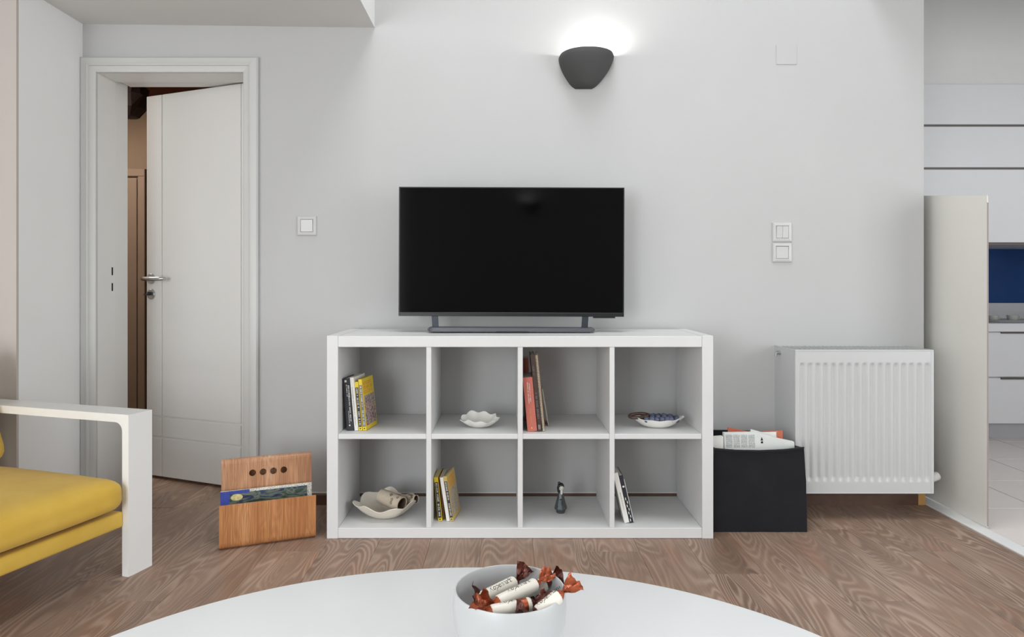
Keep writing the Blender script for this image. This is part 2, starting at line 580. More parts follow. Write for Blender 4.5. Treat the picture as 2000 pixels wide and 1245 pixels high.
# baseboard
bm = bmesh.new()
extr(bm, [(WY, 0), (WY - 0.013, 0), (WY - 0.013, 0.043), (WY - 0.009, 0.049), (WY, 0.049)], DX1 + 0.072, XR - 0.032, 'yz')
bb = struct(obj('baseboard_back', bm, 'base'))
obj('end_piece', B(XR - 0.032, XR - 0.002, WY - 0.0135, WY, 0, 0.049), 'rawend', bb)
obj('caulk_line', B(DX1 + 0.072, XR - 0.03, WY - 0.004, WY, 0.049, 0.053), 'gloss', bb)

# ------------------------------------------------------------------ door 1
door = thing('door_1', 'white interior door standing ajar in its moulded frame', 'door', (0, 0, 0))
door['kind'] = 'structure'
# moulded casing swept round three sides with mitres
prof = [(0, 0), (0, 0.012), (0.008, 0.017), (0.026, 0.017), (0.029, 0.023), (0.034, 0.025), (0.040, 0.022), (0.060, 0.022), (0.066, 0.016), (0.066, 0)]


def casing_strip(a, b, side):
    bm = bmesh.new()
    vs = [[], []]
    for d_, p_ in prof:
        yy = WY - p_
        if side == 'L':
            vs[0].append(bm.verts.new((DX0 - d_, yy, 0))); vs[1].append(bm.verts.new((DX0 - d_, yy, DZ + d_)))
        elif side == 'R':
            vs[0].append(bm.verts.new((DX1 + d_, yy, 0))); vs[1].append(bm.verts.new((DX1 + d_, yy, DZ + d_)))
        else:
            vs[0].append(bm.verts.new((DX0 - d_, yy, DZ + d_))); vs[1].append(bm.verts.new((DX1 + d_, yy, DZ + d_)))
    n = len(prof)
    for i in range(n):
        j = (i + 1) % n
        bm.faces.new((vs[0][i], vs[0][j], vs[1][j], vs[1][i]))
    bm.faces.new(vs[0]); bm.faces.new(vs[1])
    return bm


for sd in 'LRT':
    obj('casing', casing_strip(0, 0, sd), 'casing', door, smooth=35)
YS = 3.10
bm = bmesh.new(); bx(bm, DX0 - 0.03, DX0, WY - 0.004, YS, 0, DZ + 0.03, bev=0.003); bx(bm, DX0 - 0.03, DX0 - 0.014, YS, WY + WT + 0.01, 0, DZ + 0.03)
jl = obj('jamb', bm, 'door', door)
bm = bmesh.new(); bx(bm, DX1, DX1 + 0.03, WY - 0.004, YS, 0, DZ + 0.03, bev=0.003); bx(bm, DX1 + 0.014, DX1 + 0.03, YS, WY + WT + 0.01, 0, DZ + 0.03)
obj('jamb', bm, 'door', door)
bm = bmesh.new(); bx(bm, DX0, DX1, WY - 0.004, YS, DZ, DZ + 0.03, bev=0.003); bx(bm, DX0, DX1, YS, WY + WT + 0.01, DZ + 0.014, DZ + 0.03)
obj('head_jamb', bm, 'door', door)
for z0 in (1.008, 0.936):
    obj('strike_slot', B(DX0 - 0.001, DX0 + 0.0006, 3.066, 3.076, z0, z0 + 0.036), 'dark', jl)
LL = 0.688
bm = bmesh.new()
bx(bm, 0, LL, -0.040, -0.0045, 0.014, 1.905)
leaf = obj('leaf', bm, 'door', door, loc=(-1.165, 3.112, 0), rot=(0, 0, R(158)))
xs = [(0, 0.077), (0.084, 0.580), (0.587, LL)]
zs = [(0.014, 0.204), (0.212, 0.306), (0.314, 1.905)]
for a, b in xs:
    for c, d in zs:
        obj('door_panel', B(a, b, -0.0045, 0, c, d, bev=0.002, seg=2), 'door', leaf)
# lever handle with round rose, key rose with a key
bm = bmesh.new()
hs, hz = 0.6536, 0.993
t = lathe(bmesh.new(), [(0.026, 0), (0.026, 0.006), (0.024, 0.009), (0.012, 0.009), (0.011, 0.03)], 24)
merge(bm, t, Matrix.Translation((hs, 0, hz)) @ Matrix.Rotation(R(-90), 4, 'X'))
tube(bm, [(hs, 0.02, hz), (hs, 0.045, hz), (hs - 0.006, 0.056, hz), (hs - 0.02, 0.06, hz), (hs - 0.06, 0.061, hz), (hs - 0.118, 0.058, hz), (hs - 0.128, 0.05, hz), (hs - 0.13, 0.036, hz)], 0.0095, 12)
obj('handle', bm, 'steel', leaf, smooth=40)
bm = bmesh.new()
kz = 0.916
t = lathe(bmesh.new(), [(0.026, 0), (0.026, 0.006), (0.024, 0.009), (0.017, 0.009), (0.016, 0.007)], 24)
merge(bm, t, Matrix.Translation((hs, 0, kz)) @ Matrix.Rotation(R(-90), 4, 'X'))
kr = obj('key_rose', bm, 'steel', leaf, smooth=40)
bm = bmesh.new()
bx(bm, hs - 0.0015, hs + 0.0015, 0.008, 0.024, kz - 0.006, kz + 0.012)
bx(bm, hs - 0.002, hs + 0.002, 0.022, 0.046, kz - 0.004, kz + 0.003, bev=0.0008)
bx(bm, hs - 0.010, hs + 0.010, 0.0075, 0.009, kz - 0.002, kz + 0.002)
obj('key', bm, 'steeldark', leaf)
bm = bmesh.new()
tube(bm, [(0.012, 0.004, 1.73), (0.012, 0.004, 1.80)], 0.007, 10)
obj('hinge', bm, 'gloss', leaf)
bm = bmesh.new()
tube(bm, [(0.012, 0.004, 0.2), (0.012, 0.004, 0.27)], 0.007, 10)
obj('hinge', bm, 'gloss', leaf)

# ------------------------------------------------------------------ dim brown hall behind the door
struct(obj('wall_hall', B(-3.2, -0.6, 4.55, 4.65, 0, 2.4), 'brownwall'))
struct(obj('wall_hall_left', B(-3.0, -2.9, 3.21, 4.55, 0, 2.4), 'brownwall'))
struct(obj('wall_hall_right', B(-0.75, -0.65, 3.21, 4.55, 0, 2.4), 'brownwall'))
struct(obj('ceiling_hall', B(-3.0, -0.6, 3.21, 4.65, 2.22, 2.32), 'brownceil'))
cp = thing('hall_cupboard', 'brown panelled cupboard seen through the gap of the door', 'cupboard', (-2.62, 4.52, 0.0))
obj('body', B(-0.25, 0.25, -0.1, 0.02, 0.02, 1.72), 'browndoor', cp)
bm = bmesh.new()
for a, b, c, d in ((-0.25, 0.25, 1.67, 1.72), (-0.25, 0.25, 0.02, 0.10), (-0.25, -0.205, 0.10, 1.67), (0.205, 0.25, 0.10, 1.67)):
    bx(bm, a, b, -0.116, -0.1, c, d, bev=0.003, seg=1)
obj('door_frame', bm, 'browndoor', cp)
obj('door_panel', B(-0.195, 0.195, -0.11, -0.1, 0.11, 1.66, bev=0.006), 'browndoor', cp)
hl = thing('hanging_ornament', 'dark carved ornament hanging under the brown hall ceiling', 'ornament', (-2.28, 4.05, 2.0))
bm = bmesh.new()
lathe(bm, [(0.02, -0.035), (0.06, -0.03), (0.10, 0.02), (0.12, 0.09), (0.105, 0.10), (0.11, 0.14), (0.09, 0.16)], 14,
      fr=lambda a, r, z: (r * math.cos(a) * (1 + 0.08 * math.sin(5 * a + z * 40)), r * math.sin(a), z))
obj('carving', bm, 'darkorn', hl)
obj('mount', lathe(bmesh.new(), [(0.03, 0.155), (0.03, 0.221)], 12), 'darkorn', hl)

# ------------------------------------------------------------------ kitchen side
kf = struct(obj('floor_kitchen', B(1.84, 4.0, -2.8, 4.9, -0.06, -0.004), 'grout'))
tx = [1.90 + 0.0, 2.297 - 0.0, 2.663, 3.03, 3.397, 3.764]
ty = [0.452 + i * 0.408 for i in range(11)]
tm = {}
for i in range(len(tx) - 1):
    for j in range(len(ty) - 1):
        wx, wy = tx[i + 1] - tx[i], ty[j + 1] - ty[j]
        key = (round(wx, 3), round(wy, 3))
        if key not in tm:
            p = obj('tile', B(-wx / 2 + 0.003, wx / 2 - 0.003, -wy / 2 + 0.003, wy / 2 - 0.003, -0.004, 0, bev=0.001, seg=1), 'tile', kf)
            tm[key] = p.data
        else:
            p = bpy.data.objects.new('tile', tm[key]); COL.objects.link(p); p.parent = kf
        p.location = ((tx[i] + tx[i + 1]) / 2, (ty[j] + ty[j + 1]) / 2, 0)
struct(obj('trim_1', B(1.836, 1.897, -0.5, 3.3, -0.004, 0.004, bev=0.002), 'gloss'))
# thin free-standing panel along the floor threshold; top edge falls towards the room
bm = bmesh.new()
extr(bm, [(2.655, 0.008), (3.3, 0.008), (3.3, 1.40), (2.655, 1.318)], 1.893, 1.898, 'yz')
pn = struct(obj('wall_partition', bm, 'partition'))
obj('edge_band', B(1.8935, 1.8985, 2.6535, 2.655, 0.012, 1.29), 'edgeband', pn)
struct(obj('wall_kitchen', B(1.6, 4.1, 4.78, 4.9, 0, 2.7), 'kwall'))
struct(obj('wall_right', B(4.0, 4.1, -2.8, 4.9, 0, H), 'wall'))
struct(obj('wall_bulkhead', B(1.85, 3.99, 3.96, 4.78, 2.14, 2.66), 'kwall'))

uc = thing('upper_cabinet', 'white kitchen wall cabinet of three stacked lift-up fronts with grey strips', 'cabinet', (1.85, 3.95, 0))
obj('body', B(0, 2.14, 0.02, 0.8, 1.21, 2.139), 'kitchen', uc)
for z0, z1 in ((1.21, 1.638), (1.651, 1.890), (1.903, 2.139)):
    obj('front', B(0, 2.14, 0, 0.0195, z0, z1, bev=0.0015, seg=1), 'kitchen', uc)
for z0 in (1.638, 1.890):
    obj('handle_strip', B(0, 2.14, 0.003, 0.02, z0 + 0.0002, z0 + 0.0128), 'alu', uc)
obj('light_rail', B(0, 2.14, 0.005, 0.03, 1.192, 1.2098, bev=0.002), 'alu', uc)
sp = tag(obj('splashback', B(1.9, 3.98, 4.752, 4.779, 0.80, 1.209), 'blueglass'), 'deep blue glass splashback behind the kitchen counter', 'splashback')
bc = thing('base_cabinet', 'white kitchen base cabinet with two wide drawers', 'cabinet', (2.55, 4.2, 0))
obj('body', B(0, 1.4, 0.02, 0.57, 0.094, 0.668), 'kitchen', bc)
for z0, z1 in ((0.094, 0.378), (0.386, 0.664)):
    d = obj('drawer', B(0.0, 1.4, 0, 0.0195, z0, z1, bev=0.0015, seg=1), 'kitchen', bc)
    obj('handle', B(0.53, 1.35, -0.008, 0.004, z1 - 0.008, z1 + 0.0035, bev=0.001, seg=1), 'alu', d)
obj('plinth', B(0, 1.4, 0.03, 0.05, 0.0, 0.0935), 'plinth', bc)
ct = tag(obj('worktop', B(2.5, 3.98, 4.18, 4.75, 0.6685, 0.72, bev=0.002), 'kitchen'), 'white kitchen worktop above the drawers', 'worktop')
tag(obj('upstand', B(2.5, 3.98, 4.73, 4.7515, 0.7205, 0.83), 'kitchen'), 'white upstand strip between worktop and blue splashback', 'upstand')
tr = thing('serving_tray', 'grey oval tray with cups on the kitchen worktop', 'tray', (3.23, 4.36, 0.7205))
bm = lathe(bmesh.new(), [(0.0001, 0), (0.9, 0), (1.0, 0.014), (0.97, 0.016), (0.88, 0.004), (0.0001, 0.004)], 36, fr=lambda a, r, z: (r * 0.175 * math.cos(a), r * 0.11 * math.sin(a), z))
obj('tray_body', bm, 'tray', tr, smooth=40)
c0 = thing('coffee_cup', 'small pale coffee cup on the grey tray, nearest the partition', 'cup', (3.147, 4.36, 0.7248), group='cups on the kitchen tray')
obj('bowl', lathe(bmesh.new(), [(0.0001, 0), (0.022, 0), (0.029, 0.012), (0.033, 0.038), (0.031, 0.038), (0.026, 0.012), (0.0001, 0.006)], 24), 'cup', c0, smooth=40)
obj('handle', tube(bmesh.new(), [(0.031, 0, 0.03), (0.043, 0, 0.032), (0.047, 0, 0.022), (0.041, 0, 0.012), (0.028, 0, 0.011)], 0.0028, 8), 'cup', c0, smooth=60)
duplicate(c0, 'small pale coffee cup on the grey tray, farther from the partition', (3.275, 4.36, 0.7248))

# ================================================================== WALL THINGS
# sconce: half bowl against the wall, open at the top
sc = thing('wall_sconce', 'dark grey half-bowl uplighter lit on the white wall', 'wall lamp', (0.349, WY, 1.825))
bm = bmesh.new()
NS, NA = 14, 28
rows = []
for side in (0, 1):
    off = 0.0 if side == 0 else 0.005
    for i in range(NS + 1):
        tt = i / NS
        z = 0.146 * tt
        f = 0.36 + 0.64 * (1 - (1 - tt) ** 1.75)
        if tt < 0.1: f *= 0.82 + 0.18 * math.sqrt(tt / 0.1)
        if tt > 0.88: f *= 1 - 0.05 * ((tt - 0.88) / 0.12) ** 2
        hw, pr = 0.1225 * f - off, 0.128 * (0.55 + 0.45 * f) * (f ** 0.35) - off
        sh = -0.012 * (1 - tt)
        r_ = []
        for j in range(NA + 1):
            a = math.pi * j / NA
            ca, sa = math.cos(a), math.sin(a)
            ex = 0.96
            r_.append(bm.verts.new((sh + hw * math.copysign(abs(ca) ** ex, ca), -0.0005 - pr * abs(sa) ** ex, z + (off if i == 0 else 0))))
        rows.append(r_)
for s0 in (0, NS + 1):
    for i in range(NS):
        for j in range(NA):
            bm.faces.new((rows[s0 + i][j], rows[s0 + i][j + 1], rows[s0 + i + 1][j + 1], rows[s0 + i + 1][j]))
for j in range(NA):   # rim
    bm.faces.new((rows[NS][j], rows[NS][j + 1], rows[2 * NS + 1][j + 1], rows[2 * NS + 1][j]))
bm.faces.new(rows[0]); bm.faces.new(rows[NS + 1])
obj('shade', bm, 'sconce', sc, smooth=50)
obj('bulb', sphere(bmesh.new(), (0.045, -0.05, 0.105), 0.016, 14, 10, (1, 1, 1.2)), 'bulb', sc, smooth=180)
obj('lamp_holder', lathe(bmesh.new(), [(0.012, 0.05), (0.012, 0.09)], 14, fr=lambda a, r, z: (0.045 + r * math.cos(a), -0.05 + r * math.sin(a), z)), 'gloss', sc, smooth=40)
ld = bpy.data.lights.new('sconce_light', 'POINT'); ld.energy = 2.4; ld.color = (1, 0.97, 0.93); ld.shadow_soft_size = 0.02
lo = bpy.data.objects.new('sconce_light', ld); COL.objects.link(lo); lo.parent = sc; lo.location = (0.052, -0.07, 0.130)

sr = sc.copy(); COL.objects.link(sr)
sr['label'] = 'dark grey uplighter on the opposite wall, seen only as a reflection in the television'
sr.location = (0.30, -2.8, 1.825); sr.rotation_euler = (0, 0, R(180))
for ch in list(sc.children):
    c = ch.copy(); COL.objects.link(c); c.parent = sr


def switch(name, label, cat, xpx, ypx, rockers):
    s = 444.3
    X, Z = (xpx - 990) / s, CAM_Z - (ypx - 552) / s
    t = thing(name, label, cat, (X, WY, Z))
    bm = bmesh.new()
    h = 0.0425
    o_ = [(-h, 0), (-h, -0.004), (-h + 0.004, -0.009), (h - 0.004, -0.009), (h, -0.004), (h, 0)]
    # frame: rounded square ring
    ring = []
    for e, d in ((h, 0), (h, 0.004), (h - 0.003, 0.008), (h - 0.012, 0.010), (0.0275, 0.0085), (0.0270, 0.004)):
        ring.append([bm.verts.new((sx * e, -d, sz * e)) for sx, sz in ((-1, -1), (1, -1), (1, 1), (-1, 1))])
    for a, b in zip(ring, ring[1:]):
        for i in range(4):
            bm.faces.new((a[i], a[(i + 1) % 4], b[(i + 1) % 4], b[i]))
    obj('frame', bm, 'switch', t)
    for (a, b, c, d, dep, tilt) in rockers:
        bm = bmesh.new()
        bx(bm, a, b, -dep, -0.001, c, d, bev=0.0012)
        for v in bm.verts:
            if v.co.y < -0.003: v.co.y -= tilt * (v.co.z - c) / (d - c)
        obj('rocker', bm, 'switch', t)
    return t


switch('light_switch', 'white single light switch beside the door frame', 'light switch', 600, 441.5, [(-0.0262, 0.0262, -0.0262, 0.0262, 0.008, 0.004)])
switch('light_switch', 'white double-rocker light switch, upper of the pair above the radiator', 'light switch', 1527, 454,
       [(-0.0262, -0.0004, -0.0262, 0.0262, 0.008, 0.004), (0.0004, 0.0262, -0.0262, 0.0262, 0.008, 0.003)])
switch('wall_plate', 'white wall plate, lower of the pair above the radiator', 'wall plate', 1527, 493.6, [(-0.0262, 0.0262, -0.0262, 0.0262, 0.0075, 0.0005)])
tag(obj('cover_plate', B((1516 - 990) / 444.3, (1556 - 990) / 444.3, WY - 0.0025, WY, CAM_Z + (552 - 126) / 444.3, CAM_Z + (552 - 88) / 444.3, bev=0.001, seg=1), 'wall'),
    'blank square cover plate painted over in wall white', 'cover plate')

# ================================================================== RADIATOR
ra = thing('radiator', 'white ribbed panel radiator low on the wall', 'radiator', (1.461, WY, 0))
RX, RF, RB, Z0, Z1 = 0.2835, -0.21, -0.0005, 0.111, 0.699
bm = bmesh.new()
NX, NZ = 17 * 10, 44
grid = []
zlist = [Z0 + 0.004, Z0 + 0.044] + [Z0 + 0.046 + 0.026 * i / 8 for i in range(9)] + [Z0 + 0.3] + [Z1 - 0.066 + 0.018 * i / 6 for i in range(7)] + [Z1 - 0.03, Z1 - 0.004]
za, zb = Z0 + 0.046, Z1 - 0.050
for zc in zlist:
    rw = []
    for i in range(NX + 1):
        u = i / NX
        X = -RX + 0.012 + (2 * RX - 0.024) * u
        ph = (u * 17) % 1.0
        g = 0.5 + 0.5 * math.cos(2 * math.pi * (ph - 0.5))
        g = g ** 1.6
        m = 0.0
        if za <= zc <= zb:
            m = min(1, (zc - za) / 0.024, (zb - zc) / 0.015)
            m = max(0, m); m = m * m * (3 - 2 * m)
        rw.append(bm.verts.new((X, RF + 0.0075 * g * m, zc)))
    grid.append(rw)
for a, b in zip(grid, grid[1:]):
    for i in range(NX):
        bm.faces.new((a[i], a[i + 1], b[i + 1], b[i]))
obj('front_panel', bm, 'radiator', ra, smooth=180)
bm = bmesh.new()
for a in ((-RX, RX, RF - 0.001, RF + 0.014, Z0, Z0 + 0.006), (-RX, RX, RF - 0.001, RF + 0.014, Z1 - 0.006, Z1), (-RX, -RX + 0.013, RF - 0.001, RF + 0.014, Z0 + 0.005, Z1 - 0.005), (RX - 0.013, RX, RF - 0.001, RF + 0.014, Z0 + 0.005, Z1 - 0.005)):
    bx(bm, *a, bev=0.002)
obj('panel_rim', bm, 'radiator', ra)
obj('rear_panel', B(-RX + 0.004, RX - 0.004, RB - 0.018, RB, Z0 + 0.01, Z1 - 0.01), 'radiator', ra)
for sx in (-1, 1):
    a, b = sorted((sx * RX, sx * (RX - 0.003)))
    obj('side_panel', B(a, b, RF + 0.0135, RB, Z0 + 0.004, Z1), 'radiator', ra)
bm = bmesh.new()
bx(bm, -RX + 0.003, RX - 0.003, RF + 0.013, RF + 0.028, Z1 - 0.012, Z1 - 0.001)
bx(bm, -RX + 0.003, RX - 0.003, RB - 0.018, RB, Z1 - 0.012, Z1 - 0.001)
for i in range(29):
    X = -RX + 0.012 + i * (2 * RX - 0.024) / 28
    bx(bm, X - 0.003, X + 0.003, RF + 0.0275, RB - 0.0175, Z1 - 0.011, Z1 - 0.002)
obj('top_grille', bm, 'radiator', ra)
bm = bmesh.new()
tube(bm, [(-RX + 0.001, -0.058, 0.672), (-RX - 0.012, -0.058, 0.672)], 0.009, 12)
tube(bm, [(-RX - 0.011, -0.058, 0.672), (-RX - 0.018, -0.058, 0.668), (-RX - 0.02, -0.06, 0.655)], 0.0045, 8)
obj('air_vent', bm, 'steel', ra, smooth=40)
bm = bmesh.new()
tube(bm, [(RX - 0.002, -0.12, 0.142), (RX + 0.035, -0.12, 0.142)], 0.012, 14)
tube(bm, [(RX + 0.022, -0.12, 0.142), (RX + 0.022, -0.118, 0.115), (RX + 0.022, -0.105, 0.10), (RX + 0.022, -0.02, 0.098), (RX + 0.022, -0.001, 0.098)], 0.0095, 12)
tube(bm, [(RX + 0.012, -0.12, 0.142), (RX + 0.024, -0.12, 0.142)], 0.018, 6)
vb = obj('valve', bm, 'chrome', ra, smooth=40)
bm = bmesh.new()
tube(bm, [(RX + 0.030, -0.121, 0.144), (RX + 0.040, -0.123, 0.149), (RX + 0.068, -0.128, 0.162), (RX + 0.073, -0.129, 0.164)], [0.015, 0.0185, 0.0175, 0.013], 16)
obj('valve_cap', bm, 'gloss', vb, smooth=40)
for sx in (-0.18, 0.18):
    obj('bracket', B(sx - 0.015, sx + 0.015, RB, 0.0, 0.18, 0.62), 'radiator', ra)

# ================================================================== BOOKCASE
SF, SB = 2.560, 2.944
bk = thing('bookcase', 'low white open bookcase of eight square compartments under the television', 'bookcase', (0.05, SF, 0))
OX = 0.05
XA, XB = -0.685, 0.785
for a, b in ((XA, XA + 0.0425), (XB - 0.0425, XB)):
    obj('side_panel', B(a - OX, b - OX, 0, SB - SF, 0, 0.772, bev=0.0012, seg=1), 'shelf', bk)
obj('top_panel', B(XA + 0.0428 - OX, XB - 0.0428 - OX, 0.0015, SB - SF, 0.729, 0.7705, bev=0.0012, seg=1), 'shelf', bk)
obj('bottom_panel', B(XA + 0.0428 - OX, XB - 0.0428 - OX, 0.0015, SB - SF, 0.001, 0.040, bev=0.0012, seg=1), 'shelf', bk)
cs = [-0.2975, 0.0510, 0.4005]
for c in cs:
    obj('divider', B(c - 0.0095 - OX, c + 0.0095 - OX, 0.003, SB - SF, 0.0402, 0.7288, bev=0.001, seg=1), 'shelf', bk)
ed = [XA + 0.0428] + [v for c in cs for v in (c - 0.0097, c + 0.0097)] + [XB - 0.0428]
for i in range(4):
    obj('shelf_board', B(ed[2 * i] - OX, ed[2 * i + 1] - OX, 0.004, SB - SF, 0.378, 0.397, bev=0.001, seg=1), 'shelf', bk)
ZM, ZB = 0.397, 0.040

# ================================================================== TELEVISION
tv = thing('television', 'black flat-screen television standing on the white bookcase', 'television', (0.0175, 2.752, 0.7722), (0, R(0.22), 0))
w2, zb, zt = 0.4605, 0.064, 0.592
obj('housing', B(-w2, w2, 0.006, 0.045, zb, zt, bev=0.004), 'tvbody', tv)
bm = bmesh.new()
for a in ((-w2, w2, -0.003, 0.0058, zb, zb + 0.016), (-w2, w2, -0.003, 0.0058, zt - 0.005, zt), (-w2, -w2 + 0.005, -0.003, 0.0058, zb + 0.016, zt - 0.005), (w2 - 0.005, w2, -0.003, 0.0058, zb + 0.016, zt - 0.005)):
    bx(bm, *a, bev=0.001, seg=1)
obj('bezel', bm, 'tvbody', tv)
obj('screen', B(-w2 + 0.004, w2 - 0.004, -0.0008, 0.0055, zb + 0.015, zt - 0.004), 'tvscreen', tv)
obj('sensor_bump', B(0.335, 0.425, -0.002, 0.012, zb - 0.006, zb + 0.002, bev=0.0015), 'tvbody', tv)
for X in (-0.3145, 0.3050):
    bm = bmesh.new()
    s_ = 0.004 if X < 0 else -0.004
    extr(bm, [(X - 0.0125, zb + 0.02), (X + 0.0125, zb + 0.02), (X + 0.0125 + s_, 0.014), (X - 0.0125 + s_, 0.014)], 0.004, 0.018, 'xz')
    obj('leg', bm, 'standleg', tv)
bm = bmesh.new()
extr(bm, [(-0.322, -0.045), (0.322, -0.045), (0.338, -0.033), (0.336, 0.045), (-0.336, 0.045), (-0.338, -0.033)], 0.003, 0.019, 'xy')
bmesh.ops.bevel(bm, geom=bm.edges[:], offset=0.004, segments=2, affect='EDGES')
st = obj('stand_bar', bm, 'stand', tv)
for X in (-0.30, 0.30): obj('foot_pad', B(X - 0.02, X + 0.02, -0.03, 0.03, 0, 0.0032), 'tvbody', st)
obj('front_lip', B(-0.06, 0.07, -0.047, -0.02, 0.0, 0.0045), 'tvbody', st)


# ================================================================== BOOKS
def book(label, X, Y, Z, th, h, dep, lean, yaw, cover, side=None, name='book', cat='book', group='books in the bookcase', hard=0.0015):
    t = thing(name, label, cat, (X, Y, Z + 0.0004), (0, 0, 0), group)
    t.rotation_mode = 'XYZ'
    t.rotation_euler = (0, R(-lean), R(-yaw))
    c = hard
    bm = bmesh.new()
    bx(bm, 0, c, 0, dep, 0, h)
    bx(bm, th - c, th, 0, dep, 0, h)
    bx(bm, c, th - c, 0, c, 0, h)
    obj('cover', bm, cover, t)
    obj('pages', B(c, th - c, c, dep - 0.003, 0.002, h - 0.003), 'pages', t)
    return t


def comic(label, X, Y, Z, th, h, dep, lean, yaw, card='yellowcard', band='black', pic='comicpic', seed=1, body='yellowcard'):
    t = book(label, X, Y, Z, th, h, dep, lean, yaw, card)
    obj('spine_band', B(th * 0.08, th * 0.92, -0.0004, 0.0001, h * 0.075, h * 0.885), band, t)
    bm = bmesh.new()
    glyphs(bm, h * 0.42, th * 0.42, (th * 0.29, -0.0005, h * 0.865), (0, 0, -1), (1, 0, 0), (0, -1, 0), seed=seed)
    glyphs(bm, h * 0.30, th * 0.42, (th * 0.29, -0.0005, h * 0.39), (0, 0, -1), (1, 0, 0), (0, -1, 0), seed=seed + 9)
    obj('spine_print', bm, 'inkwhite', t)
    obj('spine_mark', B(th * 0.32, th * 0.68, -0.0006, 0.0001, h * 0.03, h * 0.05), 'inkdark', t)
    obj('cover_picture', B(th - 0.0002, th + 0.0005, 0.008, dep - 0.006, h * 0.08, h * 0.66), pic, t)
    bm = bmesh.new()
    for i in range(3):
        glyphs(bm, dep * 0.75, h * 0.065, (th, 0.012, h * (0.70 + 0.085 * i)), (0, 1, 0), (0, 0, 1), (1, 0, 0), seed=seed + 20 + i)
    obj('cover_print', bm, 'orangeprint', t)
    return t


# compartment one, upper row
def PX(px, d): return (px - 990) * d / F_PX


Y1 = 2.622
b = book('thick black paperback at the outer end of the top-row book group', PX(677.5, Y1), Y1, ZM, 0.0275, 0.203, 0.125, 5.2, 7, 'black')
bm = bmesh.new()
glyphs(bm, 0.05, 0.006, (0.019, -0.0003, 0.175), (0, 0, -1), (1, 0, 0), (0, -1, 0), seed=3)
glyphs(bm, 0.05, 0.004, (0.012, -0.0003, 0.178), (0, 0, -1), (1, 0, 0), (0, -1, 0), seed=4)
glyphs(bm, 0.105, 0.0045, (0.018, -0.0003, 0.135), (0, 0, -1), (1, 0, 0), (0, -1, 0), seed=5)
glyphs(bm, 0.05, 0.003, (0.012, -0.0003, 0.075), (0, 0, -1), (1, 0, 0), (0, -1, 0), seed=6)
bx(bm, 0.008, 0.016, -0.0006, 0.0001, 0.188, 0.196)
bx(bm, 0.011, 0.016, -0.0006, 0.0001, 0.017, 0.023)
obj('spine_print', bm, 'inkwhite', b)
b = book('slim white paperback between the black book and the yellow comics', PX(692.5, Y1), Y1, ZM, 0.015, 0.207, 0.13, 5.3, 7, 'paperw')
bm = glyphs(bmesh.new(), 0.15, 0.003, (0.005, -0.0003, 0.17), (0, 0, -1), (1, 0, 0), (0, -1, 0), seed=11)
obj('spine_print', bm, 'ink', b)
comic('yellow comic with dark lettered spine next to the white paperback', PX(700.8, Y1), Y1, ZM, 0.0145, 0.190, 0.125, 5.4, 7, seed=21)
comic('yellow comic showing its picture cover and orange title', PX(709, Y1), Y1, ZM, 0.0135, 0.200, 0.128, 5.6, 8, seed=31, band='ink')

# compartment three, upper row
Y2 = 2.605
b = book('brick red hardback leaning under the television', PX(1030.5, Y2), Y2, ZM, 0.037, 0.209, 0.16, 5.2, 0, 'redcard', hard=0.003)
bm = bmesh.new()
glyphs(bm, 0.075, 0.0035, (0.021, -0.0003, 0.185), (0, 0, -1), (1, 0, 0), (0, -1, 0), seed=41)
glyphs(bm, 0.085, 0.0035, (0.014, -0.0003, 0.19), (0, 0, -1), (1, 0, 0), (0, -1, 0), seed=42)
obj('spine_print', bm, 'inkwhite', b)
bm = glyphs(bmesh.new(), 0.06, 0.002, (0.0165, -0.0003, 0.09), (0, 0, -1), (1, 0, 0), (0, -1, 0), seed=43)
bx(bm, 0.0155, 0.0195, -0.0006, 0.0001, 0.010, 0.016)
obj('publisher_mark', bm, 'gold', b)
b = book('tall dark brown hardback with grey lettered spine beside the red one', PX(1050.6, Y2), Y2, ZM, 0.0155, 0.298, 0.15, 5.6, 0, 'browncard')
bm = glyphs(bmesh.new(), 0.105, 0.007, (0.0035, -0.0003, 0.150), (0, 0, -1), (1, 0, 0), (0, -1, 0), seed=46)
glyphs(bm, 0.04, 0.006, (0.0035, -0.0003, 0.255), (0, 0, -1), (1, 0, 0), (0, -1, 0), seed=47)
bx(bm, 0.003, 0.012, -0.0006, 0.0001, 0.008, 0.026)
obj('spine_print', bm, 'ink', b)
b = book('small red book poking up behind the brick red hardback', PX(1026.0, 2.80), 2.80, ZM, 0.026, 0.262, 0.10, 3.0, 0, 'redcard')
sn = thing('spiral_notebook', 'thin spiral-bound notebook with tan wire leaning on the brown book', 'notebook', (PX(1060, Y2), Y2, ZM + 0.0004), (0, R(-5.5), R(-3)), 'books in the bookcase')
obj('pages', B(0.001, 0.0075, 0.006, 0.15, 0.001, 0.296), 'pages', sn)
bm = bmesh.new(); bx(bm, 0, 0.001, 0.003, 0.152, 0, 0.297); bx(bm, 0.0075, 0.0085, 0.003, 0.152, 0, 0.297)
obj('cover', bm, 'comicold', sn)
bm = bmesh.new()
for i in range(46):
    zc = 0.006 + i * 0.0063
    tube(bm, [(0.0042 + 0.0055 * math.cos(a), 0.003 + 0.0055 * math.sin(a), zc + 0.0006 * j) for j, a in enumerate([k2 * math.pi / 4 for k2 in range(9)])], 0.0008, 4, cap=False)
obj('spiral_wire', bm, 'wire', sn)
bt = thing('booklet', 'thin grey leaflet leaning out beside the spiral notebook', 'booklet', (PX(1069.5, 2.74), 2.705, ZM + 0.0004), (0, R(-9.5), R(-3)), 'books in the bookcase')
obj('cover', B(0, 0.003, 0, 0.10, 0, 0.15), 'comicold', bt)
obj('inner_pages', B(0.0006, 0.0024, -0.001, 0.101, 0.002, 0.1505), 'pages', bt)

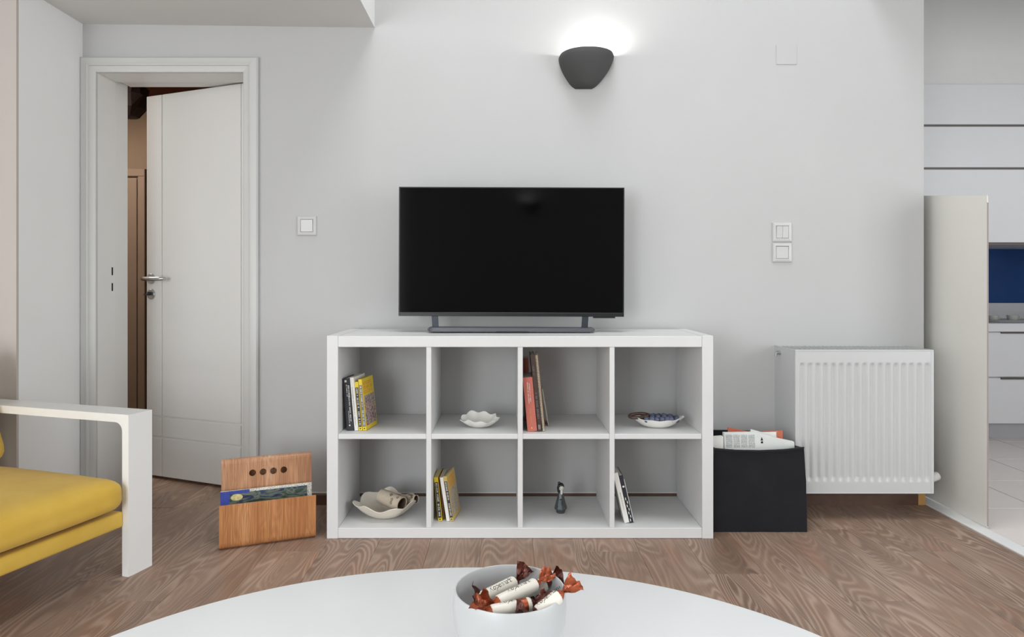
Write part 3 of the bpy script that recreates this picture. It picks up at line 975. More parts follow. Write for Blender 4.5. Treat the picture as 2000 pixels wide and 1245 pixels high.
# compartment two, lower row
Y3 = 2.634
comic('worn yellow comic with black spine standing nearest the divider in the bottom row', PX(856, Y3), Y3, ZB, 0.0155, 0.172, 0.125, 5.9, 2, seed=51, pic='browncard2')
b = book('brown-covered paperback wedged between bottom-row comics', PX(865.9, Y3 + 0.02), Y3 + 0.02, ZB, 0.005, 0.170, 0.115, 6.0, 2, 'browncard2')
b = book('white-spined paperback leaning between bottom-row comics', PX(872.3, Y3), Y3, ZB, 0.0125, 0.172, 0.12, 9.0, 2, 'paperw')
comic('worn yellow comic showing its faded cover in the bottom row', PX(879.3, Y3), Y3, ZB, 0.0135, 0.176, 0.135, 9.3, 8, card='tan', seed=61, pic='comicold')

# compartment four, lower row
Y4 = 2.612
b = book('white paperback leaning steeply against the divider', PX(1220, Y4), Y4, ZB, 0.0185, 0.198, 0.12, 13.0, 0, 'paperw')
bm = glyphs(bmesh.new(), 0.07, 0.003, (0.008, -0.0003, 0.12), (0, 0, -1), (1, 0, 0), (0, -1, 0), seed=71)
obj('spine_print', bm, 'comicold', b)
b = book('black and white patterned book leaning on the white paperback', PX(1230.6, Y4), Y4 + 0.002, ZB, 0.0145, 0.188, 0.12, 13.0, 0, 'black')
bm = bmesh.new()
for i in range(7):
    z0 = 0.006 + i * 0.014
    bx(bm, 0.003 + 0.004 * (i % 2), 0.006 + 0.004 * (i % 2), -0.0005, 0.0001, z0, z0 + 0.010)
bx(bm, 0.003, 0.011, -0.0005, 0.0001, 0.14, 0.147)
obj('spine_print', bm, 'inkwhite', b)
obj('back_sheet', B(0.0148, 0.0168, 0.002, 0.12, 0, 0.17), 'paperw', b)


# ================================================================== DISHES AND ORNAMENTS
def scallop(name, label, loc, rad, h, lobes, amp, zamp, mat, seed, tiltback=0.0, ysc=0.85):
    t = thing(name, label, 'dish', loc)
    g = random.Random(seed)
    ph = g.uniform(0, 6)
    prof = [(0.02, 0), (0.38, 0), (0.45, 0.03), (0.62, 0.22), (0.80, 0.55), (0.95, 0.88), (1.0, 1.0), (0.985, 1.03), (0.93, 0.93), (0.78, 0.62), (0.60, 0.30), (0.42, 0.10), (0.02, 0.07)]

    def fr(a, r, z):
        e = max(0, r - 0.4) / 0.6
        f = 1 + e * (amp * math.sin(lobes * a + ph) + amp * 0.6 * math.sin((lobes // 2 + 1) * a + 2 * ph))
        zz = z * h * (1 + e * (zamp * math.sin(lobes * a + ph + 0.7) + zamp * 0.8 * math.sin(3 * a + ph)) + e * tiltback * max(0, math.sin(a)))
        return (r * rad * f * math.cos(a), r * rad * f * ysc * math.sin(a), zz)
    obj('dish_body', lathe(bmesh.new(), prof, 96, fr=fr), mat, t, smooth=60)
    return t


scallop('scalloped_dish', 'small white scalloped dish alone in its compartment', (PX(937, 2.70), 2.70, ZM + 0.0003), 0.078, 0.030, 9, 0.05, 0.13, 'ceramic', 4, 0.55)
scallop('scalloped_bowl', 'large cream scalloped bowl holding rolled tubes in the bottom row', (PX(753, 2.70), 2.70, ZB + 0.0003), 0.122, 0.055, 7, 0.06, 0.14, 'cream', 9, 0.25)


def roll(label, c, d, length, r, seed):
    """rolled sheet lying along direction d"""
    t = thing('rolled_tube', label, 'paper roll', c, group='rolled tubes in the cream bowl')
    d = Vector(d).normalized()
    q = d.to_track_quat('Z', 'Y').to_matrix().to_4x4()
    bm = bmesh.new()
    tmp = lathe(bmesh.new(), [(r * 0.96, -length / 2), (r, -length / 4), (r, length / 2), (r * 0.88, length / 2), (r * 0.86, -length / 2 + 0.01)], 28, cap=False)
    merge(bm, tmp, q)
    obj('sheet', bm, 'scroll', t, smooth=50)
    bm = bmesh.new()
    tmp = lathe(bmesh.new(), [(r * 0.85, length / 2 - 0.004), (r * 0.82, -length / 2 + 0.012), (0.0001, -length / 2 + 0.011)], 28, cap=False)
    merge(bm, tmp, q)
    obj('lining', bm, 'scrollin', t, smooth=50)
    bm = bmesh.new()
    g = random.Random(seed)
    for i in range(9):   # raised scrollwork near the open end
        a0 = g.uniform(0.2, 3.0); z0 = g.uniform(0.0, length / 2 - 0.012)
        pts = []
        for j in range(16):
            s_ = j / 15
            rad = 0.007 * (1 - s_ * 0.8)
            an = a0 + rad * math.cos(s_ * 9) / r
            zz = z0 + rad * math.sin(s_ * 9)
            pts.append(q @ Vector((r * 1.01 * math.cos(an), r * 1.01 * math.sin(an), zz)))
        tube(bm, pts, 0.0009, 4)
    obj('scrollwork', bm, 'scrollin', t)
    return t


roll('wide beige paper roll with brown scrollwork and dark open end', (PX(765, 2.70), 2.70, ZB + 0.062), (0.80, -0.55, -0.12), 0.115, 0.029, 3)
roll('narrow beige paper roll at the rim of the cream bowl', (PX(797, 2.73), 2.735, ZB + 0.056), (0.75, -0.45, 0.10), 0.085, 0.017, 5)
pd = thing('dried_pod', 'small dark dried pod lying in the cream bowl', 'dried pod', (PX(766, 2.63), 2.640, ZB + 0.026))
obj('husk', sphere(bmesh.new(), (0, 0, 0.004), 0.019, 16, 8, (1, 0.5, 0.34)), 'stem', pd, smooth=180)
obj('stalk', tube(bmesh.new(), [(0.014, 0, 0.004), (0.026, -0.004, 0.006)], 0.0018, 6), 'stem', pd)

gd = thing('grape_dish', 'white boat-shaped ceramic dish heaped with slate blue grapes', 'dish', (PX(1284, 2.69), 2.69, ZM + 0.0003), (0, 0, R(-4)))
prof = [(0.02, 0), (0.35, 0), (0.45, 0.03), (0.65, 0.28), (0.85, 0.68), (1.0, 1.0), (0.97, 1.02), (0.8, 0.72), (0.5, 0.4), (0.02, 0.3)]


def gfr(a, r, z):
    e = max(0, r - 0.35) / 0.65
    pt = 1 + 0.10 * e * abs(math.cos(a)) ** 6
    return (r * 0.096 * pt * math.cos(a), r * 0.055 * math.sin(a) * (1 + 0.05 * e * math.sin(9 * a)), z * 0.034 * (1 + e * (0.28 * abs(math.cos(a)) ** 3 + 0.06 * math.sin(9 * a))))


obj('dish_body', lathe(bmesh.new(), prof, 72, fr=gfr), 'ceramic', gd, smooth=60)
gs = sphere(bmesh.new(), (0, 0, 0), 0.0125, 14, 10)
g0 = None
for iy, yy in enumerate((-0.034, -0.014, 0.008, 0.030)):
    n_ = [6, 7, 7, 5][iy]
    span = [0.048, 0.070, 0.072, 0.046][iy]
    for i in range(n_):
        xx = -0.014 * (1 if n_ > 5 else 0.3) + 0.016 - span + 2 * span * i / (n_ - 1)
        if xx < -0.062: continue
        zz = 0.030 + 0.011 * (1 - (xx / 0.095) ** 2) * (1 - (yy / 0.055) ** 2) + 0.002 * rng.uniform(-1, 1)
        if g0 is None:
            o = obj('grape', gs, 'grape', gd, smooth=180); g0 = o.data
        else:
            o = bpy.data.objects.new('grape', g0); COL.objects.link(o); o.parent = gd
        o.location = (xx + rng.uniform(-.002, .002), yy + rng.uniform(-.002, .002), zz)
        o.scale = (rng.uniform(0.9, 1.08),) * 3
pts = [(-0.060 - 0.036 + 0.036 * math.cos(a) + 0.02, -0.01 + 0.015 * math.sin(a), 0.046 + 0.006 * math.sin(a + 0.5)) for a in [2 * math.pi * i / 18 for i in range(19)]]
obj('stem_handle', tube(bmesh.new(), pts, 0.0065, 10), 'stem', gd, smooth=60)
obj('stem_leaf', sphere(bmesh.new(), (-0.052, -0.016, 0.046), 0.013, 12, 8, (1.3, 0.8, 0.5)), 'stem', gd, smooth=180)

fg = thing('figurine', 'small dark glazed figurine of a robed lady with black hair', 'figurine', (PX(1095, 2.735), 2.735, ZB + 0.0003))
prof = [(0.002, 0), (0.0165, 0), (0.019, 0.004), (0.019, 0.009), (0.0265, 0.017), (0.026, 0.021), (0.019, 0.045), (0.013, 0.067), (0.0095, 0.082), (0.006, 0.088), (0.0045, 0.092)]
obj('robe', lathe(bmesh.new(), prof, 9), 'figdark', fg)
bm = bmesh.new()
extr(bm, [(-0.010, 0.022), (0.0015, 0.020), (0.0005, 0.060), (-0.006, 0.058)], -0.0275, -0.012, 'xz')
obj('robe_panel', bm, 'figblue', fg)
hd = obj('head', sphere(bmesh.new(), (0.003, -0.003, 0.101), 0.0105, 16, 12, (0.9, 0.9, 1.15)), 'figface', fg, smooth=180)
bm = bmesh.new()
extr(bm, [(-0.001, 0.080), (0.003, 0.074), (0.007, 0.081), (0.006, 0.094), (-0.002, 0.094)], -0.012, -0.006, 'xz')
obj('collar', bm, 'figface', fg)
bm = bmesh.new()
sphere(bm, (0.002, 0.002, 0.107), 0.0122, 16, 10, (1, 0.95, 1.05))
tube(bm, [(0.013, -0.006, 0.108), (0.009, -0.011, 0.113), (0.0, -0.011, 0.113), (-0.008, -0.007, 0.112), (-0.011, -0.003, 0.102), (-0.010, -0.002, 0.088), (-0.008, -0.002, 0.078)], [0.002, 0.0035, 0.0035, 0.005, 0.005, 0.0042, 0.002], 8)
sphere(bm, (-0.006, 0.0, 0.119), 0.006, 12, 8)
obj('hair', bm, 'figblack', fg, smooth=180)
bm = bmesh.new()
sphere(bm, (-0.0015, -0.0122, 0.1025), 0.0014, 8, 6, (1.3, 0.5, 0.8)); sphere(bm, (0.0065, -0.0118, 0.1025), 0.0014, 8, 6, (1.3, 0.5, 0.8)); sphere(bm, (0.0035, -0.0125, 0.096), 0.0012, 8, 6, (1.2, 0.5, 0.8))
obj('face_paint', bm, 'figblack', hd)

# ================================================================== BLACK STORAGE BIN WITH PAPERS
bn = thing('storage_bin', 'black fabric storage bin full of papers beside the bookcase', 'storage bin', (0.985, 2.785, 0))
bm = bmesh.new()
NXb = 14
th = 0.006


def binwall(p0, p1, nrm, tops, bulge):
    nz = 10
    rows = []
    for side in (0, 1):
        rr = []
        for i in range(NXb + 1):
            u = i / NXb
            cl = []
            for j in range(nz + 1):
                v = j / nz
                P = Vector(p0).lerp(Vector(p1), u)
                tz = tops[0] + (tops[1] - tops[0]) * u + tops[2] * math.sin(math.pi * u)
                bl = bulge * math.sin(math.pi * u) * math.sin(math.pi * min(1, v * 1.05)) ** 0.8
                P = P + Vector(nrm) * (bl - side * th + 0.0018 * mnoise.noise(Vector((u * 6 + p0[0] * 9, v * 5, nrm[0] * 3 + nrm[1]))))
                inw = 0.012 * v * v
                P.x += -inw if P.x > 0.05 else (inw if P.x < -0.05 else 0)
                P.z = v * tz + 0.0005
                cl.append(bm.verts.new(P))
            rr.append(cl)
        rows.append(rr)
    for s_ in (0, 1):
        for i in range(NXb):
            for j in range(nz):
                bm.faces.new((rows[s_][i][j], rows[s_][i + 1][j], rows[s_][i + 1][j + 1], rows[s_][i][j + 1]))
    for i in range(NXb):
        bm.faces.new((rows[0][i][nz], rows[0][i + 1][nz], rows[1][i + 1][nz], rows[1][i][nz]))


hw, hd_ = 0.186, 0.158
binwall((-hw, -hd_, 0), (hw, -hd_, 0), (0, -1, 0), (0.326, 0.330, -0.010), 0.006)
binwall((-hw, hd_ - 0.004, 0), (hw, hd_ - 0.004, 0), (0, 1, 0), (0.330, 0.322, 0.004), -0.004)
binwall((hw, -hd_, 0), (hw, hd_, 0), (1, 0, 0), (0.330, 0.322, -0.012), 0.004)
binwall((-hw, -hd_, 0), (-hw, hd_, 0), (-1, 0, 0), (0.326, 0.330, -0.008), 0.004)
obj('fabric_body', bm, 'bin', bn, smooth=50)
obj('bottom', B(-hw + 0.007, hw - 0.007, -hd_ + 0.007, hd_ - 0.008, 0.001, 0.006), 'bin', bn)
bm = bmesh.new()
tube(bm, [(-hw + 0.012, -hd_ - 0.003, 0.326), (-hw / 2, -hd_ - 0.003, 0.3195), (0, -hd_ - 0.003, 0.318), (hw / 2, -hd_ - 0.003, 0.3215), (hw - 0.0125, -hd_ - 0.002, 0.3305)], 0.0035, 6)
obj('rim_seam', bm, 'bin', bn, smooth=60)

bx0, by0 = 0.985, 2.785
np_ = thing('newspaper', 'folded newspaper standing at the front of the black bin', 'newspaper', (bx0, by0, 0), group='papers in the black bin')


def sheetpoly(pts, y0, y1, lean):
    bm = bmesh.new()
    extr(bm, pts, y0, y1, 'xz')
    for v in bm.verts:
        v.co.y += lean * (v.co.z - 0.05)
    return bm


pg = obj('sheets', sheetpoly([(-0.115, 0.02), (0.165, 0.02), (0.165, 0.336), (0.11, 0.347), (0.015, 0.374), (-0.03, 0.372), (-0.115, 0.371)], -0.125, -0.105, 0.12), 'paper', np_)
bm = bmesh.new()
for c in range(4):
    for i in range(14):
        X = -0.108 + c * 0.030
        glyphs(bm, 0.026, 0.0018, (X, -0.1252 + 0.12 * (0.362 - i * 0.0036 - 0.05), 0.362 - i * 0.0036), (1, 0, 0), (0, 0, 1), (0, -1, 0.12), seed=100 + c * 20 + i)
obj('newsprint_columns', bm, 'ink', np_)
bm = bmesh.new()
yz = lambda z: -0.1256 + 0.12 * (z - 0.05)
extr(bm, [(0.030, 0.342), (0.041, 0.342), (0.038, 0.348), (0.035, 0.355), (0.033, 0.347)], yz(0.348) - 0.0006, yz(0.348) + 0.001, 'xz')
extr(bm, [(0.031, 0.331), (0.040, 0.331), (0.039, 0.339), (0.033, 0.339)], yz(0.335) - 0.0006, yz(0.335) + 0.001, 'xz')
obj('small_picture', bm, 'inkdark', np_)
o = tag(obj('paper_stack', sheetpoly([(-0.160, 0.02), (-0.125, 0.02), (-0.118, 0.357), (-0.160, 0.354)], -0.12, -0.095, 0.10), 'paperw', None, loc=(bx0, by0, 0)), 'white paper stack in the bin, tucked against the bookcase', 'paper stack', 'papers in the black bin')
fo = thing('folder', 'orange card folder standing askew in the black bin', 'folder', (bx0, by0, 0), group='papers in the black bin')
bm = sheetpoly([(-0.075, 0.03), (0.145, 0.03), (0.150, 0.366), (0.02, 0.358), (-0.075, 0.378)], -0.052, -0.047, 0.12)
obj('card', bm, 'orange', fo)
bl = thing('brochure', 'white brochure with orange edge resting over the folder in the bin', 'brochure', (bx0, by0, 0), group='papers in the black bin')
bm = sheetpoly([(0.0, 0.03), (0.13, 0.03), (0.126, 0.364), (0.06, 0.362), (0.012, 0.374)], -0.072, -0.066, 0.12)
obj('leaves', bm, 'paperw', bl)
bm = sheetpoly([(0.118, 0.2), (0.142, 0.2), (0.140, 0.367), (0.116, 0.364)], -0.0735, -0.0722, 0.12)
obj('edge_strip', bm, 'orange', bl)

# ================================================================== MAGAZINE RACK (bent plywood)
mr = thing('magazine_rack', 'bent oak plywood magazine rack with four round holes', 'magazine rack', (-1.046, 2.447, 0), (0, 0, R(22.2)))
W = 0.339
T = 0.007


def ribbon(path, thick, x0, x1):
    """sheet of constant thickness following a (y,z) path"""
    bm = bmesh.new()
    n = len(path)
    P = [Vector((0, a, b)) for a, b in path]
    out = []
    for i in range(n):
        d = (P[min(i + 1, n - 1)] - P[max(i - 1, 0)]).normalized()
        nn = Vector((0, -d.z, d.y))
        out.append((P[i], P[i] + nn * thick))
    pts = [(p.y, p.z) for p, _ in out] + [(q.y, q.z) for _, q in out[::-1]]
    v = [[], []]
    for s_, X in enumerate((x0, x1)):
        v[s_] = [[bm.verts.new((X, p.y, p.z)) for p, _ in out], [bm.verts.new((X, q.y, q.z)) for _, q in out]]
    for i in range(n - 1):
        for k_ in (0, 1):
            bm.faces.new((v[0][k_][i], v[0][k_][i + 1], v[1][k_][i + 1], v[1][k_][i]))
        for s_ in (0, 1):
            bm.faces.new((v[s_][0][i], v[s_][0][i + 1], v[s_][1][i + 1], v[s_][1][i]))
    for i in (0, n - 1):
        bm.faces.new((v[0][0][i], v[1][0][i], v[1][1][i], v[0][1][i]))
    return bm


# front panel, bottom bend, tray, rising into the back panel
fp = [(-0.012, 0.166), (-0.010, 0.10), (-0.006, 0.03), (-0.003, 0.018), (0.004, 0.010), (0.014, 0.007)]
obj('front_panel', ribbon(fp[::-1], T, 0, W), 'oak2', mr, smooth=40)
tp = [(0.014, 0.007), (0.05, 0.005), (0.066, 0.006), (0.073, 0.010), (0.076, 0.018)]
obj('tray', ribbon(tp[::-1], T, 0, W), 'oak2', mr, smooth=40)
# back panel with four round holes: built in its own plane (local x, s) then leaned
zt0, zt1 = 0.018, 0.285
ly0, ly1 = 0.076, 0.102
hx = [0.1165, 0.1545, 0.1925, 0.2305]
hzc = 0.244
hr = 0.0125
bm = bmesh.new()


def backP(X, z, side):
    yy = ly0 + (ly1 - ly0) * (z - zt0) / (zt1 - zt0)
    return (X, yy + (T if side else 0), z)


# plate made of cells; the hole cells are fans round a circle
xc = [0.006]
for c in hx: xc += [c - 0.019, c + 0.019]
xc += [W - 0.004]
xe = []
for a in xc:
    if not xe or a - xe[-1] > 1e-4: xe.append(a)
zc_ = [zt0, hzc - 0.019, hzc + 0.019, zt1]
for side in (0, 1):
    for i in range(len(xe) - 1):
        for j in range(3):
            cxm = (xe[i] + xe[i + 1]) / 2
            hole = j == 1 and any(abs(cxm - c) < 0.002 for c in hx)
            if not hole:
                bm.faces.new([bm.verts.new(backP(X, z, side)) for X, z in ((xe[i], zc_[j]), (xe[i + 1], zc_[j]), (xe[i + 1], zc_[j + 1]), (xe[i], zc_[j + 1]))])
            else:
                N = 24
                ci, co = [], []
                for q in range(N):
                    a = 2 * math.pi * q / N
                    dx_, dz_ = math.cos(a), math.sin(a)
                    s_ = 0.019 / max(abs(dx_), abs(dz_))
                    ci.append(bm.verts.new(backP(cxm + hr * dx_, hzc + hr * dz_, side)))
                    co.append(bm.verts.new(backP(cxm + s_ * dx_, hzc + s_ * dz_, side)))
                for q in range(N):
                    bm.faces.new((ci[q], ci[(q + 1) % N], co[(q + 1) % N], co[q]))
                if side == 1:
                    c0_ = [bm.verts.new(backP(cxm + hr * math.cos(2 * math.pi * q / N), hzc + hr * math.sin(2 * math.pi * q / N), 0)) for q in range(N)]
                    for q in range(N):
                        bm.faces.new((ci[q], ci[(q + 1) % N], c0_[(q + 1) % N], c0_[q]))
for X in (xe[0], xe[-1]):
    bm.faces.new([bm.verts.new(backP(X, z, s_)) for z, s_ in ((zt0, 0), (zt1, 0), (zt1, 1), (zt0, 1))])
bmesh.ops.remove_doubles(bm, verts=bm.verts[:], dist=0.0003)
obj('back_panel', bm, 'oak', mr)
sl = (ly1 - ly0) / (zt1 - zt0)
cp_ = [(ly1, zt1), (ly1 + 0.003, zt1 + 0.008), (ly1 + 0.010, zt1 + 0.015), (ly1 + 0.020, zt1 + 0.016), (ly1 + 0.030, zt1 + 0.011), (ly1 + 0.036, zt1 - 0.004), (ly1 + 0.06, 0.12), (ly1 + 0.075, 0.012), (ly1 + 0.076, 0.0005)]
obj('rear_support', ribbon(cp_[::-1], T, 0.006, W - 0.004), 'oak', mr, smooth=40)
mg = thing('magazine', 'magazine with blue and yellow painted cover inside the oak rack', 'magazine', (-1.046, 2.447, 0), (0, 0, R(22.2)))
bm = bmesh.new()


def slab(x0, x1, z0, z1, yo, t_):
    bm = bmesh.new()
    bx(bm, x0, x1, 0, t_, z0, z1)
    for v in bm.verts: v.co.y += 0.050 + 0.10 * (v.co.z - 0.03) + yo
    return bm


obj('pages', slab(0.004, W - 0.008, 0.016, 0.192, 0.001, 0.008), 'pages', mg)
obj('cover', slab(0.003, W - 0.007, 0.016, 0.193, 0.0, 0.001), 'magspeck', mg)
obj('cover_picture', slab(0.003, W - 0.024, 0.016, 0.184, -0.0008, 0.0008), 'magpic', mg)
obj('cover_corner', slab(0.003, 0.034, 0.016, 0.192, -0.0014, 0.0006), 'magblue', mg)
obj('cover_band', slab(0.034, 0.105, 0.181, 0.1925, -0.0014, 0.0006), 'magblue', mg)
bm = bmesh.new()
extr(bm, [(0.060 + 0.021 * math.cos(2 * math.pi * i / 24), 0.168 + 0.012 * math.sin(2 * math.pi * i / 24)) for i in range(24)], 0, 0.0005, 'xz')
for v in bm.verts: v.co.y += 0.050 + 0.10 * (v.co.z - 0.03) - 0.0020
obj('cover_sunspot', bm, 'magsun', mg)

# ================================================================== ARMCHAIR
ac = thing('armchair', 'armchair with white flat metal frame and mustard yellow cushions', 'armchair', (-1.2216, 2.318, 0), (0, 0, R(-17.5)))
AW, AT, AH, AL = 0.097, 0.027, 0.5365, 0.765
SWid = 0.66


def armframe(y0, y1):
    bm = bmesh.new()
    # inverted U in the x-z plane with a small fillet inside the corner
    f = 0.03
    pts = [(0, 0), (0, AH), (-AL, AH), (-AL, 0), (-AL + AT, 0), (-AL + AT, AH - AT - f)]
    for i in range(1, 6):
        a = math.pi / 2 * i / 6
        pts.append((-AL + AT + f - f * math.cos(a), AH - AT - f + f * math.sin(a)))
    pts.append((-AL + AT + f, AH - AT)); pts.append((-AT - f, AH - AT))
    for i in range(1, 6):
        a = math.pi / 2 * i / 6
        pts.append((-AT - f + f * math.sin(a), AH - AT - f + f * math.cos(a)))
    pts += [(-AT, AH - AT - f), (-AT, 0)]
    extr(bm, pts, y0, y1, 'xz')
    # slight rounding of the bar edges
    ee = [e for e in bm.edges if e.calc_face_angle(0) > 1.0]
    bmesh.ops.bevel(bm, geom=ee, offset=0.0022, segments=2, affect='EDGES')
    return bm


obj('arm', armframe(-AW, 0), 'chairmetal', ac, smooth=35)
obj('arm', armframe(-2 * AW - SWid, -AW - SWid), 'chairmetal', ac, smooth=35)
bm = bmesh.new()
y0, y1 = -AW - SWid + 0.002, -AW - 0.002 + 0.004
bx(bm, -0.085, -0.022, y0, y1, 0.163, 0.216, bev=0.009, seg=3)
obj('front_rail', bm, 'yellow', ac, smooth=40)
obj('seat_base', B(-0.70, -0.072, y0, y1 - 0.004, 0.168, 0.215, bev=0.006), 'yellow', ac)
bm = bmesh.new()
pillow(bm, -0.345, -AW - SWid / 2, 0.277, 0.345, SWid / 2 - 0.004, 0.052, 0.040, 16, 0.022, 0.003)
cu = obj('seat_cushion', bm, 'yellow', ac, smooth=180)
bm = bmesh.new()
zc = 0.310
pts = []
hx_, hy_ = 0.345 - 0.012, SWid / 2 - 0.016
r_ = 0.03
for cxs, cys, a0 in ((1, 1, 0), (-1, 1, 90), (-1, -1, 180), (1, -1, 270)):
    for i in range(6):
        a = R(a0 + 90 * i / 5)
        pts.append((-0.345 + cxs * (hx_ - r_) + r_ * math.cos(a), -AW - SWid / 2 + cys * (hy_ - r_) + r_ * math.sin(a), zc))
pts.append(pts[0])
obj('piping', tube(bm, pts, 0.0035, 6), 'yellowp', cu, smooth=60)
bm = bmesh.new()
pillow(bm, 0, 0, 0, 0.075, SWid / 2 - 0.004, 0.21, 0.055, 14, 0.0, 0.004)
bc_ = obj('back_cushion', bm, 'yellow', ac, smooth=180, loc=(-0.645, -AW - SWid / 2, 0.530), rot=(0, R(-19), 0))
obj('back_frame', B(-0.012, 0.012, -SWid / 2, SWid / 2, -0.25, 0.13, bev=0.005), 'yellow', ac, loc=(-0.742, -AW - SWid / 2, 0.47), rot=(0, R(-19), 0))

# ================================================================== COFFEE TABLE
TZ = 0.44
tb = thing('coffee_table', 'large white oval coffee table in the foreground', 'coffee table', (-0.062, 0.733, 0))
bm = bmesh.new()
ea, eb = 0.64, 0.535
lathe(bm, [(0.9, TZ - 0.028), (0.985, TZ - 0.026), (0.998, TZ - 0.018), (1.0, TZ - 0.006), (0.997, TZ - 0.0015), (0.99, TZ)], 160, fr=lambda a, r, z: (r * ea * math.cos(a), r * eb * math.sin(a), z))
obj('tabletop', bm, 'table', tb, smooth=30)
for sx in (-1, 1):
    for sy in (-1, 1):
        obj('leg', tube(bmesh.new(), [(sx * 0.40, sy * 0.30, 0.0), (sx * 0.34, sy * 0.25, TZ - 0.027)], [0.014, 0.022], 16), 'table', tb, smooth=40)

bw = thing('candy_bowl', 'frosted white glass bowl of wrapped sweets on the oval table', 'bowl', (0.004, 0.969, TZ + 0.0003))
prof = [(0.001, 0), (0.045, 0), (0.060, 0.008), (0.073, 0.026), (0.0805, 0.052), (0.0818, 0.072), (0.0800, 0.092), (0.0788, 0.0955), (0.0770, 0.0955), (0.0768, 0.090), (0.0775, 0.070), (0.076, 0.05), (0.068, 0.028), (0.052, 0.012), (0.001, 0.008)]
obj('glass_body', lathe(bmesh.new(), prof, 64), 'frost', bw, smooth=60)


# wrapped sweets -----------------------------------------------------------------
def text_mesh(body, size, shear=0.0):
    cu = bpy.data.curves.new('print', 'FONT')
    cu.body = body; cu.size = size; cu.shear = shear; cu.align_x = 'CENTER'; cu.align_y = 'CENTER'
    o = bpy.data.objects.new('print', cu); COL.objects.link(o)
    dg = bpy.context.evaluated_depsgraph_get()
    me = bpy.data.meshes.new_from_object(o.evaluated_get(dg))
    bpy.data.objects.remove(o); bpy.data.curves.remove(cu)
    return me


def fan(bm, x0, sgn, seed, L=0.026, spread=0.0125, bend=0.0):
    """crumpled twisted end of a wrapper, fanning out from the knot at x0; bend turns it up"""
    g = random.Random(seed)
    N, Mx = 9, 6
    off = [g.uniform(-1, 1) for _ in range(N + 1)]
    rows = []
    ang0 = g.uniform(0.2, 1.2)
    ca, sa = math.cos(ang0), math.sin(ang0)
    cb, sb = math.cos(R(bend)), math.sin(R(bend))
    for i in range(Mx + 1):
        t_ = i / Mx
        wd = 0.0022 + spread * t_ ** 0.75
        rw = []
        for j in range(N + 1):
            u = -1 + 2 * j / N
            pl = 0.0045 * t_ * off[j] + 0.006 * t_ * math.sin(u * 2.2 + seed) + 0.002 * math.sin(9 * t_ + j + seed)
            l_ = L * t_ * (1 + 0.10 * off[j] * (i == Mx))
            a_, b_ = u * wd, pl
            yy, zz = a_ * ca - b_ * sa, a_ * sa + b_ * ca
            rw.append(bm.verts.new((x0 + sgn * (l_ * cb - zz * sb), yy, l_ * sb + zz * cb)))
        rows.append(rw)
    for i in range(Mx):
        for j in range(N):
            bm.faces.new((rows[i][j], rows[i][j + 1], rows[i + 1][j + 1], rows[i + 1][j]))


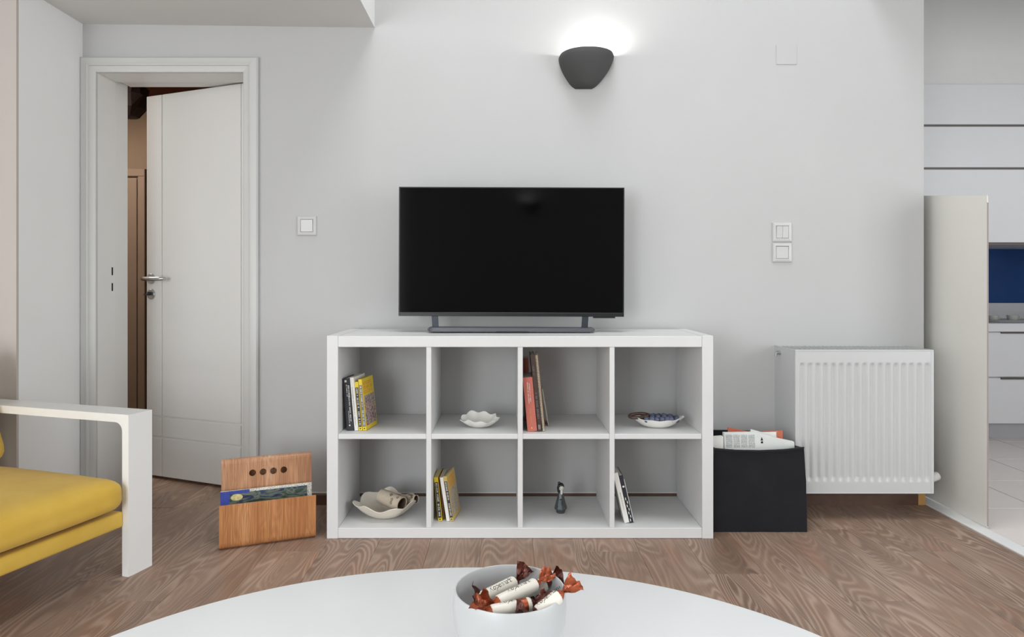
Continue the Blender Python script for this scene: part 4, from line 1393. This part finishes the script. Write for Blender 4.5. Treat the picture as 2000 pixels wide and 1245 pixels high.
def sweet(label, p0, p1, roll_, seed, print_=True, band=False, r=0.0098, bends=(0, 0), mats=('foil', 'foildark')):
    p0, p1 = Vector(p0), Vector(p1)
    d = (p1 - p0); L = d.length; d.normalize()
    mid = (p0 + p1) / 2
    xax = d
    zax = (Vector((0, -0.45, 1)) - d * Vector((0, -0.45, 1)).dot(d)).normalized()
    yax = zax.cross(xax)
    mt = Matrix((xax, yax, zax)).transposed() @ Matrix.Rotation(R(roll_), 3, 'X')
    t = thing('wrapped_sweet', label, 'sweet', mid, mt.to_euler(), 'wrapped sweets in the glass bowl')
    h = L / 2
    bm = bmesh.new()
    tube(bm, [(-h, 0, 0), (-h + 0.003, 0, 0), (-h * 0.5, 0, 0), (h * 0.5, 0, 0), (h - 0.003, 0, 0), (h, 0, 0)], [r * 0.86, r, r, r, r, r * 0.86], 20)
    body = obj('wrapper', bm, 'wrapper', t, smooth=40)
    for sg in (-1, 1):
        bm = bmesh.new()
        tube(bm, [(sg * (h - 0.0005), 0, 0), (sg * (h + 0.004), 0, 0), (sg * (h + 0.008), 0, 0)], [r * 0.9, r * 0.62, 0.0024], 14)
        fan(bm, sg * (h + 0.0075), sg, seed * 3 + sg, bend=bends[(sg + 1) // 2])
        obj('twisted_end', bm, mats[(sg + 1) // 2], t, smooth=50)
    if band:
        obj('brown_band', tube(bmesh.new(), [(h * 0.30, 0, 0), (h * 0.78, 0, 0)], r * 1.015, 20), 'foil', t, smooth=40)
    if print_:
        me = text_mesh('Kopenhafti', 0.0125, 0.4)
        for v in me.vertices:
            a = v.co.y / r
            v.co = Vector((v.co.x * 0.78 + 0.004, r * 1.012 * math.sin(a), r * 1.012 * math.cos(a)))
        me.materials.append(M['inkdark'])
        o = bpy.data.objects.new('lettering', me); COL.objects.link(o); o.parent = body
        bm = bmesh.new()
        a0 = 0.85
        for i in range(5):
            aa, ab = a0 + i * 0.09, a0 + (i + 1) * 0.09
            q = [(-0.006, aa), (0.006, aa), (0.006, ab), (-0.006, ab)]
            bm.faces.new([bm.verts.new((X, r * 1.013 * math.sin(an), r * 1.013 * math.cos(an))) for X, an in q])
        obj('grey_stamp', bm, 'ink', body)
    return t


def TP(px, py, z):
    d = (CAM_Z - z) * F_PX / (py - 552)
    return Vector(((px - 990) * d / F_PX, d, z))


sweet('wrapped sweet lying at the back of the bowl with its script lettering up', TP(936, 1172, 0.515), TP(1005, 1138, 0.521), 0, 1, bends=(75, 65), mats=('foildark', 'foildark'))
sweet('wrapped sweet in the middle of the bowl with an orange-brown end', TP(972, 1178, 0.523), TP(1046, 1142, 0.530), -25, 2, bends=(40, 25), mats=('foil', 'foil'))
sweet('wrapped sweet with a brown band along the front rim of the bowl', TP(958, 1197, 0.525), TP(1036, 1181, 0.525), -38, 3, band=True, bends=(55, 30), mats=('foil', 'foildark'))
sweet('wrapped sweet whose twisted end sticks out over the bowl rim', TP(1050, 1198, 0.523), TP(1092, 1164, 0.539), -35, 4, bends=(60, 5), mats=('foildark', 'foil'))
sweet('plain wrapped sweet lying behind the middle one', TP(1026, 1156, 0.512), TP(1068, 1140, 0.522), 30, 5, print_=False, bends=(-60, 50), mats=('foil', 'foildark'))
sweet('plain wrapped sweet half hidden under the front sweets', TP(978, 1182, 0.497), TP(1035, 1172, 0.500), 10, 6, print_=False, bends=(-35, -35))
sweet('plain wrapped sweet deep at the far side of the bowl', TP(992, 1180, 0.475), TP(1015, 1150, 0.475), 10, 7, print_=False, bends=(0, 0))

# fine print and wire too small to pick apart stay one part each
for o in bpy.data.objects:
    if o.parent and o.name.split('.')[0] in ('spine_print', 'cover_print', 'newsprint_columns', 'publisher_mark', 'scrollwork', 'spiral_wire', 'lettering', 'small_picture', 'face_paint'):
        o['kind'] = 'stuff'
